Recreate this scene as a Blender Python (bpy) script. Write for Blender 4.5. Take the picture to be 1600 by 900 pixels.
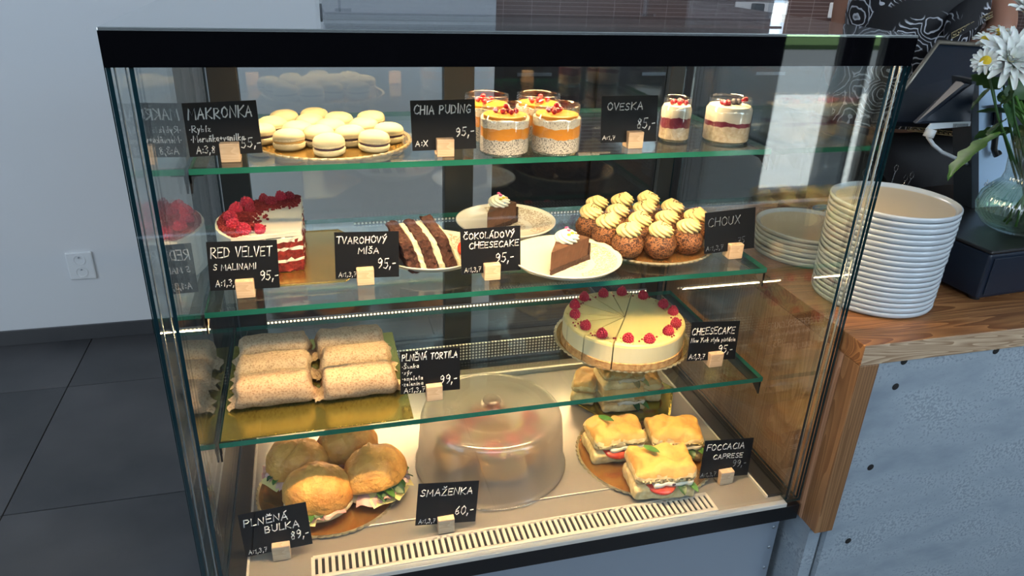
import bpy, bmesh, math, random
from mathutils import Vector, Matrix, noise, Euler
from math import sin, cos, pi, radians as rad

for o in list(bpy.data.objects): bpy.data.objects.remove(o)
random.seed(7)
C = bpy.context.scene.collection
sc = bpy.context.scene

# ------------------------------------------------------------------ camera
F_PX = 1147.1
CAM = Vector((0.214, -0.92127, 1.319524))
RX = Vector((0.96547975, -0.25796169, 0.0361195))      # image right
RD = Vector((-0.07706231, -0.41533587, -0.9063981))    # image down
RF = Vector((0.24881771, 0.87232556, -0.4208775))      # forward
cd = bpy.data.cameras.new('camera'); cd.lens = F_PX / 1600 * 36; cd.sensor_width = 36
cd.clip_start = 0.02; cd.clip_end = 200
cam = bpy.data.objects.new('camera', cd); C.objects.link(cam)
m = Matrix((( RX.x, -RD.x, -RF.x, CAM.x), (RX.y, -RD.y, -RF.y, CAM.y), (RX.z, -RD.z, -RF.z, CAM.z), (0, 0, 0, 1)))
cam.matrix_world = m
sc.camera = cam
# ------------------------------------------------------------------ world, lights, exposure
W = bpy.data.worlds.new('sky'); sc.world = W; W.use_nodes = True
wn = W.node_tree.nodes; wl = W.node_tree.links; wn.clear()
wo = wn.new('ShaderNodeOutputWorld'); bg = wn.new('ShaderNodeBackground')
bg.inputs[0].default_value = (0.55, 0.75, 1.0, 1); bg.inputs[1].default_value = 2.6
wl.new(bg.outputs[0], wo.inputs[0])

def area(name, loc, direction, sx, sy, energy, col, portal=False):
    l = bpy.data.lights.new(name, 'AREA'); l.shape = 'RECTANGLE'; l.size = sx; l.size_y = sy
    l.energy = energy; l.color = col
    o = bpy.data.objects.new(name, l); C.objects.link(o); o.location = loc
    o.rotation_euler = Vector(direction).to_track_quat('-Z', 'Y').to_euler()
    if portal: l.cycles.is_portal = True
    return o
SUN = bpy.data.lights.new('sun', 'SUN'); SUN.energy = 42; SUN.angle = rad(0.6); SUN.color = (1, .95, .85)
so = bpy.data.objects.new('sun', SUN); C.objects.link(so)
so.rotation_euler = Vector((0.20, -0.10, -1.0)).to_track_quat('-Z', 'Y').to_euler()
DAY = (0.72, 0.86, 1.0)
area('window_daylight_high', (0.7, -2.5, 2.15), (0, .75, -.65), 4.2, 1.0, 45, DAY)  # added lamp for daylight on front faces; the wall has no window here
area('window_daylight_left', (-2.9, -0.9, 1.6), (1, .45, -.2), 2.2, 1.6, 34, DAY)
area('window_daylight_right', (3.0, -2.5, 1.95), (-.35, 1, -.35), 1.2, 1.1, 18, DAY)
area('kitchen_ceiling_light', (2.2, 1.9, 2.6), (0, 0, -1), 1.6, .5, 16, (1, .92, .85))
WARM = (1.0, 0.63, 0.30)
area('case_led_light', (0.535, 0.36, 1.178), (0, -.15, -1), 0.94, 0.03, 4.9, WARM)
fl_ = area('case_front_led_light', (0.535, 0.045, 1.178), (0, .12, -1), 0.94, 0.02, 6.2, WARM); fl_.data.spread = rad(115)
area('shelf_led_light', (0.535, 0.593, .548), (0, -.8, -.6), 0.90, 0.006, 2.0, WARM)
sc.view_settings.view_transform = 'Standard'; sc.view_settings.look = 'None'
sc.view_settings.gamma = 1; sc.view_settings.exposure = 0.58; sc.view_settings.use_curve_mapping = False
cy = sc.cycles
cy.max_bounces = 10; cy.diffuse_bounces = 3; cy.glossy_bounces = 5; cy.transmission_bounces = 6
cy.transparent_max_bounces = 40; cy.caustics_reflective = False; cy.caustics_refractive = False
cy.sample_clamp_indirect = 4; cy.use_denoising = True

# ------------------------------------------------------------------ materials
def nodes(name):
    mt = bpy.data.materials.new(name); mt.use_nodes = True
    nt = mt.node_tree; b = nt.nodes['Principled BSDF']
    return mt, nt, b
def N(nt, t, **kw):
    n = nt.nodes.new(t)
    for k, v in kw.items():
        if k in n.inputs: n.inputs[k].default_value = v
        else: setattr(n, k, v)
    return n
def rgba(c): return (c[0], c[1], c[2], 1)
def mat(name, col, rough=.5, metal=0, col2=None, scale=20, detail=3, bump=0, bscale=None, thr=(.35, .65), coat=0,
        sss=0, aniso=None, spec=.5, emis=None, estr=0, dist=0):
    mt, nt, b = nodes(name)
    b.inputs['Base Color'].default_value = rgba(col); b.inputs['Roughness'].default_value = rough
    b.inputs['Metallic'].default_value = metal; b.inputs['Specular IOR Level'].default_value = spec
    if coat: b.inputs['Coat Weight'].default_value = coat; b.inputs['Coat Roughness'].default_value = .08
    if sss:
        b.inputs['Subsurface Weight'].default_value = sss; b.inputs['Subsurface Scale'].default_value = .01
    if emis: b.inputs['Emission Color'].default_value = rgba(emis); b.inputs['Emission Strength'].default_value = estr
    tc = N(nt, 'ShaderNodeTexCoord'); mp = N(nt, 'ShaderNodeMapping')
    if aniso: mp.inputs['Scale'].default_value = aniso
    nt.links.new(tc.outputs['Object'], mp.inputs[0])
    if col2:
        n = N(nt, 'ShaderNodeTexNoise', Scale=scale, Detail=detail, Distortion=dist); nt.links.new(mp.outputs[0], n.inputs[0])
        cr = N(nt, 'ShaderNodeValToRGB'); cr.color_ramp.elements[0].position = thr[0]; cr.color_ramp.elements[1].position = thr[1]
        cr.color_ramp.elements[0].color = rgba(col); cr.color_ramp.elements[1].color = rgba(col2)
        nt.links.new(n.outputs[0], cr.inputs[0]); nt.links.new(cr.outputs[0], b.inputs['Base Color'])
    if bump:
        n2 = N(nt, 'ShaderNodeTexNoise', Scale=bscale or scale * 2, Detail=4); nt.links.new(mp.outputs[0], n2.inputs[0])
        bp = N(nt, 'ShaderNodeBump', Strength=bump, Distance=.002); nt.links.new(n2.outputs[0], bp.inputs['Height'])
        nt.links.new(bp.outputs[0], b.inputs['Normal'])
    return mt
def glass(name, tint=(1, 1, 1), f0=.04, rough=0.0, extra=0.0, gcol=(1, 1, 1)):
    """clear sheet: straight-through transmission plus Fresnel reflection"""
    mt, nt, b = nodes(name); nt.nodes.remove(b); out = nt.nodes['Material Output']
    g = N(nt, 'ShaderNodeNewGeometry'); d = N(nt, 'ShaderNodeVectorMath', operation='DOT_PRODUCT')
    nt.links.new(g.outputs['Incoming'], d.inputs[0]); nt.links.new(g.outputs['Normal'], d.inputs[1])
    a = N(nt, 'ShaderNodeMath', operation='ABSOLUTE'); nt.links.new(d.outputs['Value'], a.inputs[0])
    s = N(nt, 'ShaderNodeMath', operation='SUBTRACT'); s.inputs[0].default_value = 1; nt.links.new(a.outputs[0], s.inputs[1])
    p = N(nt, 'ShaderNodeMath', operation='POWER'); p.inputs[1].default_value = 5; nt.links.new(s.outputs[0], p.inputs[0])
    k = N(nt, 'ShaderNodeMath', operation='MULTIPLY_ADD'); k.inputs[1].default_value = 1 - f0 - extra; k.inputs[2].default_value = f0 + extra
    nt.links.new(p.outputs[0], k.inputs[0])
    t = N(nt, 'ShaderNodeBsdfTransparent'); t.inputs[0].default_value = rgba(tint)
    gl = N(nt, 'ShaderNodeBsdfGlossy', Roughness=rough); gl.inputs[0].default_value = rgba(gcol)
    mx = N(nt, 'ShaderNodeMixShader'); nt.links.new(k.outputs[0], mx.inputs[0])
    nt.links.new(t.outputs[0], mx.inputs[1]); nt.links.new(gl.outputs[0], mx.inputs[2]); nt.links.new(mx.outputs[0], out.inputs[0])
    return mt
def wood(name, c1, c2, scale=1.0, axis='X', rough=.45):
    mt, nt, b = nodes(name); b.inputs['Roughness'].default_value = rough
    tc = N(nt, 'ShaderNodeTexCoord'); mp = N(nt, 'ShaderNodeMapping')
    sc3 = {'X': (.35, 4, 4), 'Y': (4, .35, 4), 'Z': (4, 4, .35)}[axis]
    mp.inputs['Scale'].default_value = [v * scale for v in sc3]
    nt.links.new(tc.outputs['Object'], mp.inputs[0])
    n = N(nt, 'ShaderNodeTexNoise', Scale=3.2, Detail=2, Distortion=.6); nt.links.new(mp.outputs[0], n.inputs[0])
    mu = N(nt, 'ShaderNodeMath', operation='MULTIPLY'); mu.inputs[1].default_value = 26; nt.links.new(n.outputs[0], mu.inputs[0])
    fr = N(nt, 'ShaderNodeMath', operation='FRACT'); nt.links.new(mu.outputs[0], fr.inputs[0])
    n2 = N(nt, 'ShaderNodeTexNoise', Scale=60, Detail=3); nt.links.new(mp.outputs[0], n2.inputs[0])
    ad = N(nt, 'ShaderNodeMath', operation='MULTIPLY_ADD'); ad.inputs[1].default_value = .45; nt.links.new(n2.outputs[0], ad.inputs[0]); nt.links.new(fr.outputs[0], ad.inputs[2])
    cr = N(nt, 'ShaderNodeValToRGB'); cr.color_ramp.elements[0].color = rgba(c1); cr.color_ramp.elements[1].color = rgba(c2)
    cr.color_ramp.elements[0].position = .15; cr.color_ramp.elements[1].position = 1.15
    nt.links.new(ad.outputs[0], cr.inputs[0]); nt.links.new(cr.outputs[0], b.inputs['Base Color'])
    bp = N(nt, 'ShaderNodeBump', Strength=.15, Distance=.001); nt.links.new(ad.outputs[0], bp.inputs['Height']); nt.links.new(bp.outputs[0], b.inputs['Normal'])
    return mt
def voro(name, c1, c2, scale, thr=(.05, .25), rough=.6, bump=.4, feature='DISTANCE_TO_EDGE'):
    mt, nt, b = nodes(name); b.inputs['Roughness'].default_value = rough
    tc = N(nt, 'ShaderNodeTexCoord'); v = N(nt, 'ShaderNodeTexVoronoi', Scale=scale, feature=feature)
    nz = N(nt, 'ShaderNodeTexNoise', Scale=scale * .6, Detail=2); nt.links.new(tc.outputs['Object'], nz.inputs[0])
    va = N(nt, 'ShaderNodeVectorMath', operation='MULTIPLY_ADD'); va.inputs[1].default_value = (.02, .02, .02)
    nt.links.new(nz.outputs['Color'], va.inputs[0]); nt.links.new(tc.outputs['Object'], va.inputs[2]); nt.links.new(va.outputs[0], v.inputs['Vector'])
    cr = N(nt, 'ShaderNodeValToRGB'); cr.color_ramp.elements[0].position, cr.color_ramp.elements[1].position = thr
    cr.color_ramp.elements[0].color = rgba(c1); cr.color_ramp.elements[1].color = rgba(c2)
    nt.links.new(v.outputs['Distance'], cr.inputs[0]); nt.links.new(cr.outputs[0], b.inputs['Base Color'])
    bp = N(nt, 'ShaderNodeBump', Strength=bump, Distance=.002); nt.links.new(v.outputs['Distance'], bp.inputs['Height']); nt.links.new(bp.outputs[0], b.inputs['Normal'])
    return mt

M = {}
M['wall'] = mat('painted_wall', (.72, .74, .77), .85, bump=.05, bscale=200)
M['white'] = mat('white_paint', (.8, .8, .8), .7)
M['floor'] = mat('anthracite_tile', (.034, .036, .040), .38, col2=(.075, .075, .080), scale=2.6, detail=7, bump=.04, bscale=60)
M['grout'] = mat('dark_grout', (.012, .012, .013), .9)
M['baseboard'] = mat('baseboard_tile', (.06, .062, .068), .4, col2=(.075, .075, .08), scale=5)
M['socket'] = mat('white_plastic', (.78, .80, .82), .35)
M['dark'] = mat('dark_hole', (.01, .01, .01), .8)
M['black_gloss'] = mat('black_painted_glass', (.002, .002, .003), .02, spec=.5)
M['black_metal'] = mat('black_metal', (.01, .011, .013), .35)
M['case_top'] = mat('dark_glass_top', (.50, .55, .56), .02, .75, coat=.5)
M['steel'] = mat('brushed_steel', (.50, .48, .45), .30, 1.0, aniso=(1, 14, 1), bump=.03, bscale=60)
M['steel_dark'] = mat('brushed_steel_deck', (.42, .395, .36), .34, .6, aniso=(18, 1, 1), bump=.03, bscale=60)
M['steel_panel'] = mat('steel_front_panel', (.42, .50, .60), .42, .6)
M['lip'] = mat('polished_steel_lip', (.82, .78, .70), .28, .35)
M['pane'] = glass('clear_pane', (.965, .985, .98))
M['side_pane'] = glass('side_pane', (.965, .985, .985), f0=.09)
M['shelf_glass'] = glass('shelf_glass', (.90, .955, .935), f0=.04)
M['jar_glass'] = glass('jar_glass', (.97, .98, .975), f0=.08, extra=.05)
M['vase_glass'] = glass('vase_glass', (.86, .92, .89), f0=.09, extra=.08)
M['acrylic'] = glass('clear_acrylic', (.94, .95, .96), f0=.05, extra=.05)
M['glass_edge'] = mat('green_glass_edge', (.010, .10, .075), .12, col2=(.02, .16, .12), scale=8)
M['pane_edge'] = mat('dark_glass_edge', (.006, .03, .04), .1)
M['spacer'] = mat('aluminium_spacer', (.65, .72, .78), .25, .9)
M['post'] = mat('dark_grey_frame', (.02, .024, .03), .35)
M['led'] = mat('led_strip', (1, .9, .7), .5, emis=(1, .8, .5), estr=10)
M['oak'] = wood('oiled_oak', (.42, .20, .075), (.19, .075, .028), 1.0, 'X', .38)
M['oak_edge'] = wood('sawn_oak_edge', (.60, .45, .30), (.30, .19, .11), 1.5, 'X', .6)
M['oak_post'] = wood('oak_post', (.33, .175, .08), (.19, .09, .038), 1.0, 'Z', .45)
M['oak_gable'] = wood('oak_gable', (.58, .32, .19), (.38, .19, .10), .8, 'Z', .5)
M['birch'] = wood('birch_block', (.72, .55, .38), (.60, .43, .28), 3.0, 'X', .6)
M['slate'] = mat('chalk_card', (.004, .005, .008), .5, spec=.22)
M['chalk'] = mat('white_chalk_ink', (.86, .86, .86), .8)
M['chalk_faint'] = mat('faint_chalk_ink', (.22, .26, .30), .8)
M['gold'] = mat('gold_board', (.62, .40, .12), .22, .85, bump=.05, bscale=18)
M['gold2'] = mat('yellow_gold_board', (.52, .44, .10), .20, .9, bump=.10, bscale=14)
M['kraft'] = mat('copper_gold_board', (.62, .32, .10), .24, .8, bump=.06, bscale=18)
M['board_rim'] = mat('board_rim', (.5, .42, .26), .4, .6)
M['macaron'] = mat('macaron_shell', (.50, .465, .30), .6, col2=(.47, .435, .275), scale=60, bump=.06, bscale=300)
M['macaron_foot'] = mat('macaron_foot', (.74, .66, .45), .85, col2=(.60, .52, .32), scale=300, bump=.6, bscale=500)
M['currant_fill'] = mat('currant_filling', (.035, .012, .03), .35)
M['apricot_fill'] = mat('apricot_filling', (.55, .33, .10), .5)
M['chia'] = mat('chia_pudding', (.62, .60, .56), .6, col2=(.10, .10, .11), scale=520, detail=1, thr=(.50, .62))
M['chia_top'] = mat('chia_cream', (.74, .70, .60), .6, col2=(.25, .22, .18), scale=420, detail=1, thr=(.58, .70))
M['mango'] = mat('mango_puree', (.72, .30, .035), .35, col2=(.60, .24, .03), scale=40)
M['oat'] = mat('oat_cream', (.70, .62, .48), .7, col2=(.55, .44, .30), scale=160)
M['yogurt'] = mat('yogurt_cream', (.82, .77, .64), .5, col2=(.78, .72, .58), scale=40)
M['berry_jam'] = mat('berry_jam', (.16, .018, .045), .35, col2=(.26, .04, .07), scale=60)
M['currant'] = mat('redcurrant', (.42, .008, .018), .12, coat=.6, sss=.2)
M['blueberry'] = mat('blueberry', (.10, .10, .14), .5)
M['raspberry'] = mat('raspberry', (.62, .035, .07), .32, col2=(.48, .02, .05), scale=120, sss=.15)
M['raspberry_dark'] = mat('dark_raspberry', (.33, .012, .03), .35, sss=.1)
M['red_crumb'] = mat('red_velvet_crumb', (.26, .02, .018), .9, col2=(.17, .01, .012), scale=120, bump=.8, bscale=260)
M['velvet'] = mat('red_velvet_sponge', (.28, .025, .02), .9, col2=(.13, .012, .010), scale=140, bump=.9, bscale=240)
M['frosting'] = mat('white_frosting', (.82, .78, .66), .5, bump=.12, bscale=30)
M['choc_sponge'] = mat('chocolate_sponge', (.085, .030, .020), .9, col2=(.035, .012, .008), scale=170, bump=1.0, bscale=260)
M['choc_cream'] = mat('chocolate_cheesecake', (.125, .055, .03), .55, col2=(.09, .04, .022), scale=60, bump=.12, bscale=100)
M['choc_crust'] = mat('dark_crumb_crust', (.028, .014, .010), .9, col2=(.06, .03, .02), scale=220, bump=1, bscale=300)
M['cream'] = mat('whipped_cream', (.86, .82, .68), .45, sss=.1)
M['quark'] = mat('quark_cream', (.80, .72, .50), .6, bump=.6, bscale=160)
M['butter_cream'] = mat('vanilla_buttercream', (.80, .60, .27), .5, sss=.1)
M['pink'] = mat('pink_sprinkle', (.75, .12, .30), .4); M['yellow'] = mat('yellow_sprinkle', (.85, .60, .03), .4)
M['orange'] = mat('orange_sprinkle', (.85, .22, .02), .4); M['blue'] = mat('blue_sprinkle', (.08, .30, .45), .4)
M['choux'] = voro('craquelin_choux', (.30, .125, .045), (.060, .020, .009), 150, (.02, .16), .6, 1.0)
M['crumb'] = mat('brown_crumbs', (.20, .09, .03), .8)
M['plate'] = mat('cream_plate', (.74, .70, .62), .3, col2=(.70, .66, .57), scale=6, coat=.4)
M['plate_print'] = mat('speckled_glaze', (.40, .31, .21), .4, col2=(.74, .67, .56), scale=260, detail=2, thr=(.42, .58))
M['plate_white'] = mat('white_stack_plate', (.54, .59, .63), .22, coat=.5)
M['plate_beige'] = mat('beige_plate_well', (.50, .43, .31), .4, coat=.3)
M['cc_top'] = mat('pistachio_glaze', (.78, .66, .30), .35, col2=(.74, .61, .26), scale=10)
M['cc_side'] = mat('cheesecake_filling', (.75, .70, .47), .55, col2=(.71, .64, .40), scale=14)
M['cc_crust'] = mat('biscuit_crust', (.40, .21, .08), .9, col2=(.60, .38, .16), scale=110, bump=.7, bscale=240)
M['tortilla'] = mat('wholegrain_tortilla', (.60, .42, .26), .8, col2=(.30, .165, .08), scale=330, detail=2, thr=(.46, .74), bump=.5, bscale=60)
M['bun'] = mat('golden_bun_crust', (.80, .40, .09), .5, col2=(.55, .21, .035), scale=22, detail=5, thr=(.42, .70), bump=.8, bscale=70)
for n_ in M['bun'].node_tree.nodes:
    if n_.type == 'BUMP': n_.inputs['Distance'].default_value = .007
M['bun_in'] = mat('bun_crumb', (.76, .58, .32), .85, col2=(.66, .44, .20), scale=60, bump=.5, bscale=160)
M['ham'] = mat('sliced_ham', (.62, .30, .26), .4, col2=(.74, .46, .38), scale=24)
M['cheese'] = mat('cheese_slice', (.80, .66, .26), .4)
M['green'] = mat('green_leaf', (.055, .16, .022), .4, col2=(.10, .24, .04), scale=40)
M['green_dark'] = mat('dark_green_leaf', (.02, .07, .02), .45, col2=(.035, .10, .02), scale=30)
M['focaccia'] = mat('focaccia_crust', (.74, .41, .10), .5, col2=(.46, .17, .03), scale=16, detail=3, thr=(.48, .72), bump=.5, bscale=60)
for n_ in M['focaccia'].node_tree.nodes:
    if n_.type == 'BUMP': n_.inputs['Distance'].default_value = .006
M['foc_in'] = mat('focaccia_crumb', (.90, .72, .38), .85, col2=(.74, .52, .22), scale=90, bump=.8, bscale=130)
M['tomato'] = mat('tomato_slice', (.55, .03, .015), .2, col2=(.68, .10, .04), scale=60, coat=.5)
M['mozz'] = mat('mozzarella', (.84, .77, .62), .4)
M['olive'] = mat('dark_onion', (.05, .015, .02), .4)
M['fried'] = mat('fried_bread', (.86, .42, .10), .6, col2=(.90, .58, .22), scale=30)
M['pos'] = mat('dark_blue_plastic', (.005, .012, .026), .35)
M['pos_grey'] = mat('grey_plastic', (.025, .035, .048), .4)
M['pos_rim'] = mat('champagne_rim', (.30, .27, .22), .35, .6)
M['pos_white'] = mat('light_blue_plastic', (.42, .58, .78), .4)
M['label'] = mat('paper_label', (.62, .68, .72), .5)
M['cable'] = mat('white_cable', (.72, .74, .76), .4)
M['petal'] = mat('white_petal', (.82, .83, .78), .5, sss=.1)
M['petal_c'] = mat('cream_petal', (.78, .74, .42), .5)
M['yellow_c'] = mat('yellow_disc', (.75, .52, .02), .7, bump=.6, bscale=300)
M['skin'] = mat('skin', (.36, .17, .11), .5, sss=.15)
M['hair'] = mat('brown_hair', (.05, .025, .014), .5, bump=.5, bscale=90)
M['trousers'] = mat('black_trousers', (.008, .009, .012), .7)
M['gold_trim'] = mat('gold_trim', (.55, .45, .25), .4, .5)
M['cabinet'] = mat('dark_cabinet', (.035, .030, .030), .45)
M['brown_top'] = wood('brown_worktop', (.16, .10, .075), (.09, .055, .04), 1.0, 'X', .4)
M['paving'] = mat('light_paving', (.62, .66, .68), .8, col2=(.70, .72, .72), scale=3)
M['asphalt'] = mat('asphalt', (.12, .14, .16), .85); M['grass'] = mat('grass', (.06, .12, .035), .9)
M['knob'] = mat('bolt_steel', (.5, .55, .6), .3, .9)

def concrete():
    mt, nt, b = nodes('cast_concrete'); b.inputs['Roughness'].default_value = .6
    tc = N(nt, 'ShaderNodeTexCoord'); mp = N(nt, 'ShaderNodeMapping'); mp.inputs['Scale'].default_value = (1, 1, 2.4); mp.inputs['Rotation'].default_value = (0, .5, 0)
    nt.links.new(tc.outputs['Object'], mp.inputs[0])
    a = N(nt, 'ShaderNodeTexNoise', Scale=5, Detail=8, Roughness=.6); nt.links.new(mp.outputs[0], a.inputs[0])
    f = N(nt, 'ShaderNodeTexNoise', Scale=190, Detail=4); nt.links.new(tc.outputs['Object'], f.inputs[0])
    cr = N(nt, 'ShaderNodeValToRGB'); cr.color_ramp.elements[0].color = (.21, .26, .31, 1); cr.color_ramp.elements[1].color = (.40, .46, .51, 1)
    cr.color_ramp.elements[0].position = .3; cr.color_ramp.elements[1].position = .7
    nt.links.new(a.outputs[0], cr.inputs[0])
    mu = N(nt, 'ShaderNodeMath', operation='MULTIPLY'); nt.links.new(f.outputs[0], mu.inputs[0]); nt.links.new(a.outputs[0], mu.inputs[1])
    c2 = N(nt, 'ShaderNodeValToRGB'); c2.color_ramp.elements[0].position = .27; c2.color_ramp.elements[1].position = .34
    c2.color_ramp.elements[0].color = (1, 1, 1, 1); c2.color_ramp.elements[1].color = (.62, .64, .66, 1)
    nt.links.new(mu.outputs[0], c2.inputs[0])
    mx = N(nt, 'ShaderNodeMix', data_type='RGBA', blend_type='MULTIPLY'); mx.inputs[0].default_value = .9
    nt.links.new(cr.outputs[0], mx.inputs[6]); nt.links.new(c2.outputs[0], mx.inputs[7]); nt.links.new(mx.outputs[2], b.inputs['Base Color'])
    bp = N(nt, 'ShaderNodeBump', Strength=.25, Distance=.002); nt.links.new(a.outputs[0], bp.inputs['Height']); nt.links.new(bp.outputs[0], b.inputs['Normal'])
    return mt
M['concrete'] = concrete()
def dots():  # pale dots: light showing in the perforations, painted into the colour
    mt, nt, b = nodes('perforated_steel'); b.inputs['Roughness'].default_value = .4
    tc = N(nt, 'ShaderNodeTexCoord'); sp = N(nt, 'ShaderNodeSeparateXYZ'); nt.links.new(tc.outputs['Object'], sp.inputs[0])
    vals = []
    for ax, sc_ in (('X', 125), ('Z', 125)):
        mu = N(nt, 'ShaderNodeMath', operation='MULTIPLY'); mu.inputs[1].default_value = sc_; nt.links.new(sp.outputs[ax], mu.inputs[0])
        fr = N(nt, 'ShaderNodeMath', operation='FRACT'); nt.links.new(mu.outputs[0], fr.inputs[0])
        s = N(nt, 'ShaderNodeMath', operation='SUBTRACT'); s.inputs[1].default_value = .5; nt.links.new(fr.outputs[0], s.inputs[0])
        p = N(nt, 'ShaderNodeMath', operation='POWER'); p.inputs[1].default_value = 2; nt.links.new(s.outputs[0], p.inputs[0]); vals.append(p)
    ad = N(nt, 'ShaderNodeMath', operation='ADD'); nt.links.new(vals[0].outputs[0], ad.inputs[0]); nt.links.new(vals[1].outputs[0], ad.inputs[1])
    lt = N(nt, 'ShaderNodeMath', operation='LESS_THAN'); lt.inputs[1].default_value = .10; nt.links.new(ad.outputs[0], lt.inputs[0])
    mx = N(nt, 'ShaderNodeMix', data_type='RGBA'); mx.inputs[6].default_value = (.03, .03, .03, 1); mx.inputs[7].default_value = (.95, .9, .8, 1)
    nt.links.new(lt.outputs[0], mx.inputs[0]); nt.links.new(mx.outputs[2], b.inputs['Base Color'])
    return mt
M['perf'] = dots()
M['led_dots'] = M['perf'].copy(); M['led_dots'].name = 'led_dot_tape'
_nt = M['led_dots'].node_tree; _b = _nt.nodes['Principled BSDF']; _m = [n for n in _nt.nodes if n.type == 'MIX'][0]
_m.inputs[7].default_value = (1, .85, .55, 1); _nt.links.new(_m.outputs[2], _b.inputs['Emission Color']); _b.inputs['Emission Strength'].default_value = 1.5
def tiles_mat():
    mt, nt, b = nodes('brown_splashback_tile'); b.inputs['Roughness'].default_value = .35
    tc = N(nt, 'ShaderNodeTexCoord'); mp = N(nt, 'ShaderNodeMapping'); mp.inputs['Rotation'].default_value = (pi / 2, 0, 0)
    nt.links.new(tc.outputs['Object'], mp.inputs[0])
    br = N(nt, 'ShaderNodeTexBrick', Scale=1.0); br.inputs['Color1'].default_value = (.10, .062, .058, 1); br.inputs['Color2'].default_value = (.13, .08, .072, 1)
    br.inputs['Mortar'].default_value = (.35, .30, .30, 1); br.inputs['Mortar Size'].default_value = .0012
    br.inputs['Brick Width'].default_value = .15; br.inputs['Row Height'].default_value = .02; br.offset = 0
    nt.links.new(mp.outputs[0], br.inputs[0]); nt.links.new(br.outputs[0], b.inputs['Base Color'])
    return mt
M['splash'] = tiles_mat()
def blouse():
    mt, nt, b = nodes('baroque_print_blouse'); b.inputs['Roughness'].default_value = .65
    tc = N(nt, 'ShaderNodeTexCoord'); mp = N(nt, 'ShaderNodeMapping'); nt.links.new(tc.outputs['Object'], mp.inputs[0])
    w = N(nt, 'ShaderNodeTexVoronoi', Scale=13); nt.links.new(mp.outputs[0], w.inputs['Vector'])
    mu = N(nt, 'ShaderNodeMath', operation='MULTIPLY'); mu.inputs[1].default_value = 9; nt.links.new(w.outputs['Distance'], mu.inputs[0])
    nz = N(nt, 'ShaderNodeTexNoise', Scale=22, Detail=2); nt.links.new(mp.outputs[0], nz.inputs[0])
    n3 = N(nt, 'ShaderNodeMath', operation='MULTIPLY_ADD'); n3.inputs[1].default_value = 3.2; nt.links.new(nz.outputs[0], n3.inputs[0]); nt.links.new(mu.outputs[0], n3.inputs[2])
    fr = N(nt, 'ShaderNodeMath', operation='FRACT'); nt.links.new(n3.outputs[0], fr.inputs[0])
    cr = N(nt, 'ShaderNodeValToRGB'); e = cr.color_ramp.elements; e[0].position = .70; e[0].color = (.004, .004, .007, 1); e[1].position = .86; e[1].color = (.62, .64, .70, 1)
    nt.links.new(fr.outputs[0], cr.inputs[0])
    m2 = N(nt, 'ShaderNodeTexNoise', Scale=6, Detail=1); nt.links.new(mp.outputs[0], m2.inputs[0])
    c2 = N(nt, 'ShaderNodeValToRGB'); c2.color_ramp.elements[0].position = .46; c2.color_ramp.elements[1].position = .50
    nt.links.new(m2.outputs[0], c2.inputs[0])
    mx = N(nt, 'ShaderNodeMix', data_type='RGBA', blend_type='MIX'); mx.inputs[6].default_value = (.004, .004, .007, 1)
    nt.links.new(c2.outputs[0], mx.inputs[0]); nt.links.new(cr.outputs[0], mx.inputs[7]); nt.links.new(mx.outputs[2], b.inputs['Base Color'])
    return mt
M['blouse'] = blouse()
def frosted():
    mt, nt, b = nodes('frosted_dome_plastic'); nt.nodes.remove(b); out = nt.nodes['Material Output']
    t = N(nt, 'ShaderNodeBsdfTransparent'); t.inputs[0].default_value = (.95, .93, .90, 1)
    r = N(nt, 'ShaderNodeBsdfRefraction', Roughness=.35, IOR=1.12); r.inputs[0].default_value = (.97, .94, .90, 1)
    tl = N(nt, 'ShaderNodeBsdfTranslucent'); tl.inputs[0].default_value = (.9, .84, .76, 1)
    df = N(nt, 'ShaderNodeBsdfDiffuse'); df.inputs[0].default_value = (.85, .78, .70, 1)
    g = N(nt, 'ShaderNodeBsdfGlossy', Roughness=.12)
    def mix(a, b_, f):
        x = N(nt, 'ShaderNodeMixShader'); x.inputs[0].default_value = f
        nt.links.new(a.outputs[0], x.inputs[1]); nt.links.new(b_.outputs[0], x.inputs[2]); return x
    x = mix(t, r, .45); y = mix(tl, df, .5); z = mix(x, y, .20); w = mix(z, g, .08)
    nt.links.new(w.outputs[0], out.inputs[0]); return mt
M['frosted'] = frosted()

# ------------------------------------------------------------------ mesh helpers
def tagp(o, label=None, cat=None, group=None, kind=None):
    if label: o['label'] = label
    if cat: o['category'] = cat
    if group: o['group'] = group
    if kind: o['kind'] = kind
    return o
def empty(name, loc, label=None, cat=None, group=None, rz=0, kind=None):
    o = bpy.data.objects.new(name, None); o.empty_display_size = .02; C.objects.link(o)
    o.location = loc; o.rotation_euler = (0, 0, rz)
    return tagp(o, label, cat, group, kind)
def mesh(name, vf, mt, parent=None, smooth=False, loc=(0, 0, 0), rot=(0, 0, 0), bevel=0, subsurf=0, fm=None, bseg=2, auto=None):
    v, f = vf
    me = bpy.data.meshes.new(name); me.from_pydata([tuple(p) for p in v], [], f); me.validate()
    for k in (mt if isinstance(mt, (list, tuple)) else [mt]): me.materials.append(k)
    if fm:
        for p in me.polygons: p.material_index = fm(p)
    bm = bmesh.new(); bm.from_mesh(me); bmesh.ops.recalc_face_normals(bm, faces=bm.faces); bm.to_mesh(me); bm.free()
    if smooth:
        me.polygons.foreach_set('use_smooth', [True] * len(me.polygons))
        if auto: me.set_sharp_from_angle(angle=rad(auto))
    o = bpy.data.objects.new(name, me); C.objects.link(o); o.location = loc; o.rotation_euler = rot
    if parent: o.parent = parent
    if bevel:
        b = o.modifiers.new('b', 'BEVEL'); b.width = bevel; b.segments = bseg; b.limit_method = 'ANGLE'
    if subsurf:
        s = o.modifiers.new('s', 'SUBSURF'); s.levels = subsurf; s.render_levels = subsurf
    return o
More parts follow.
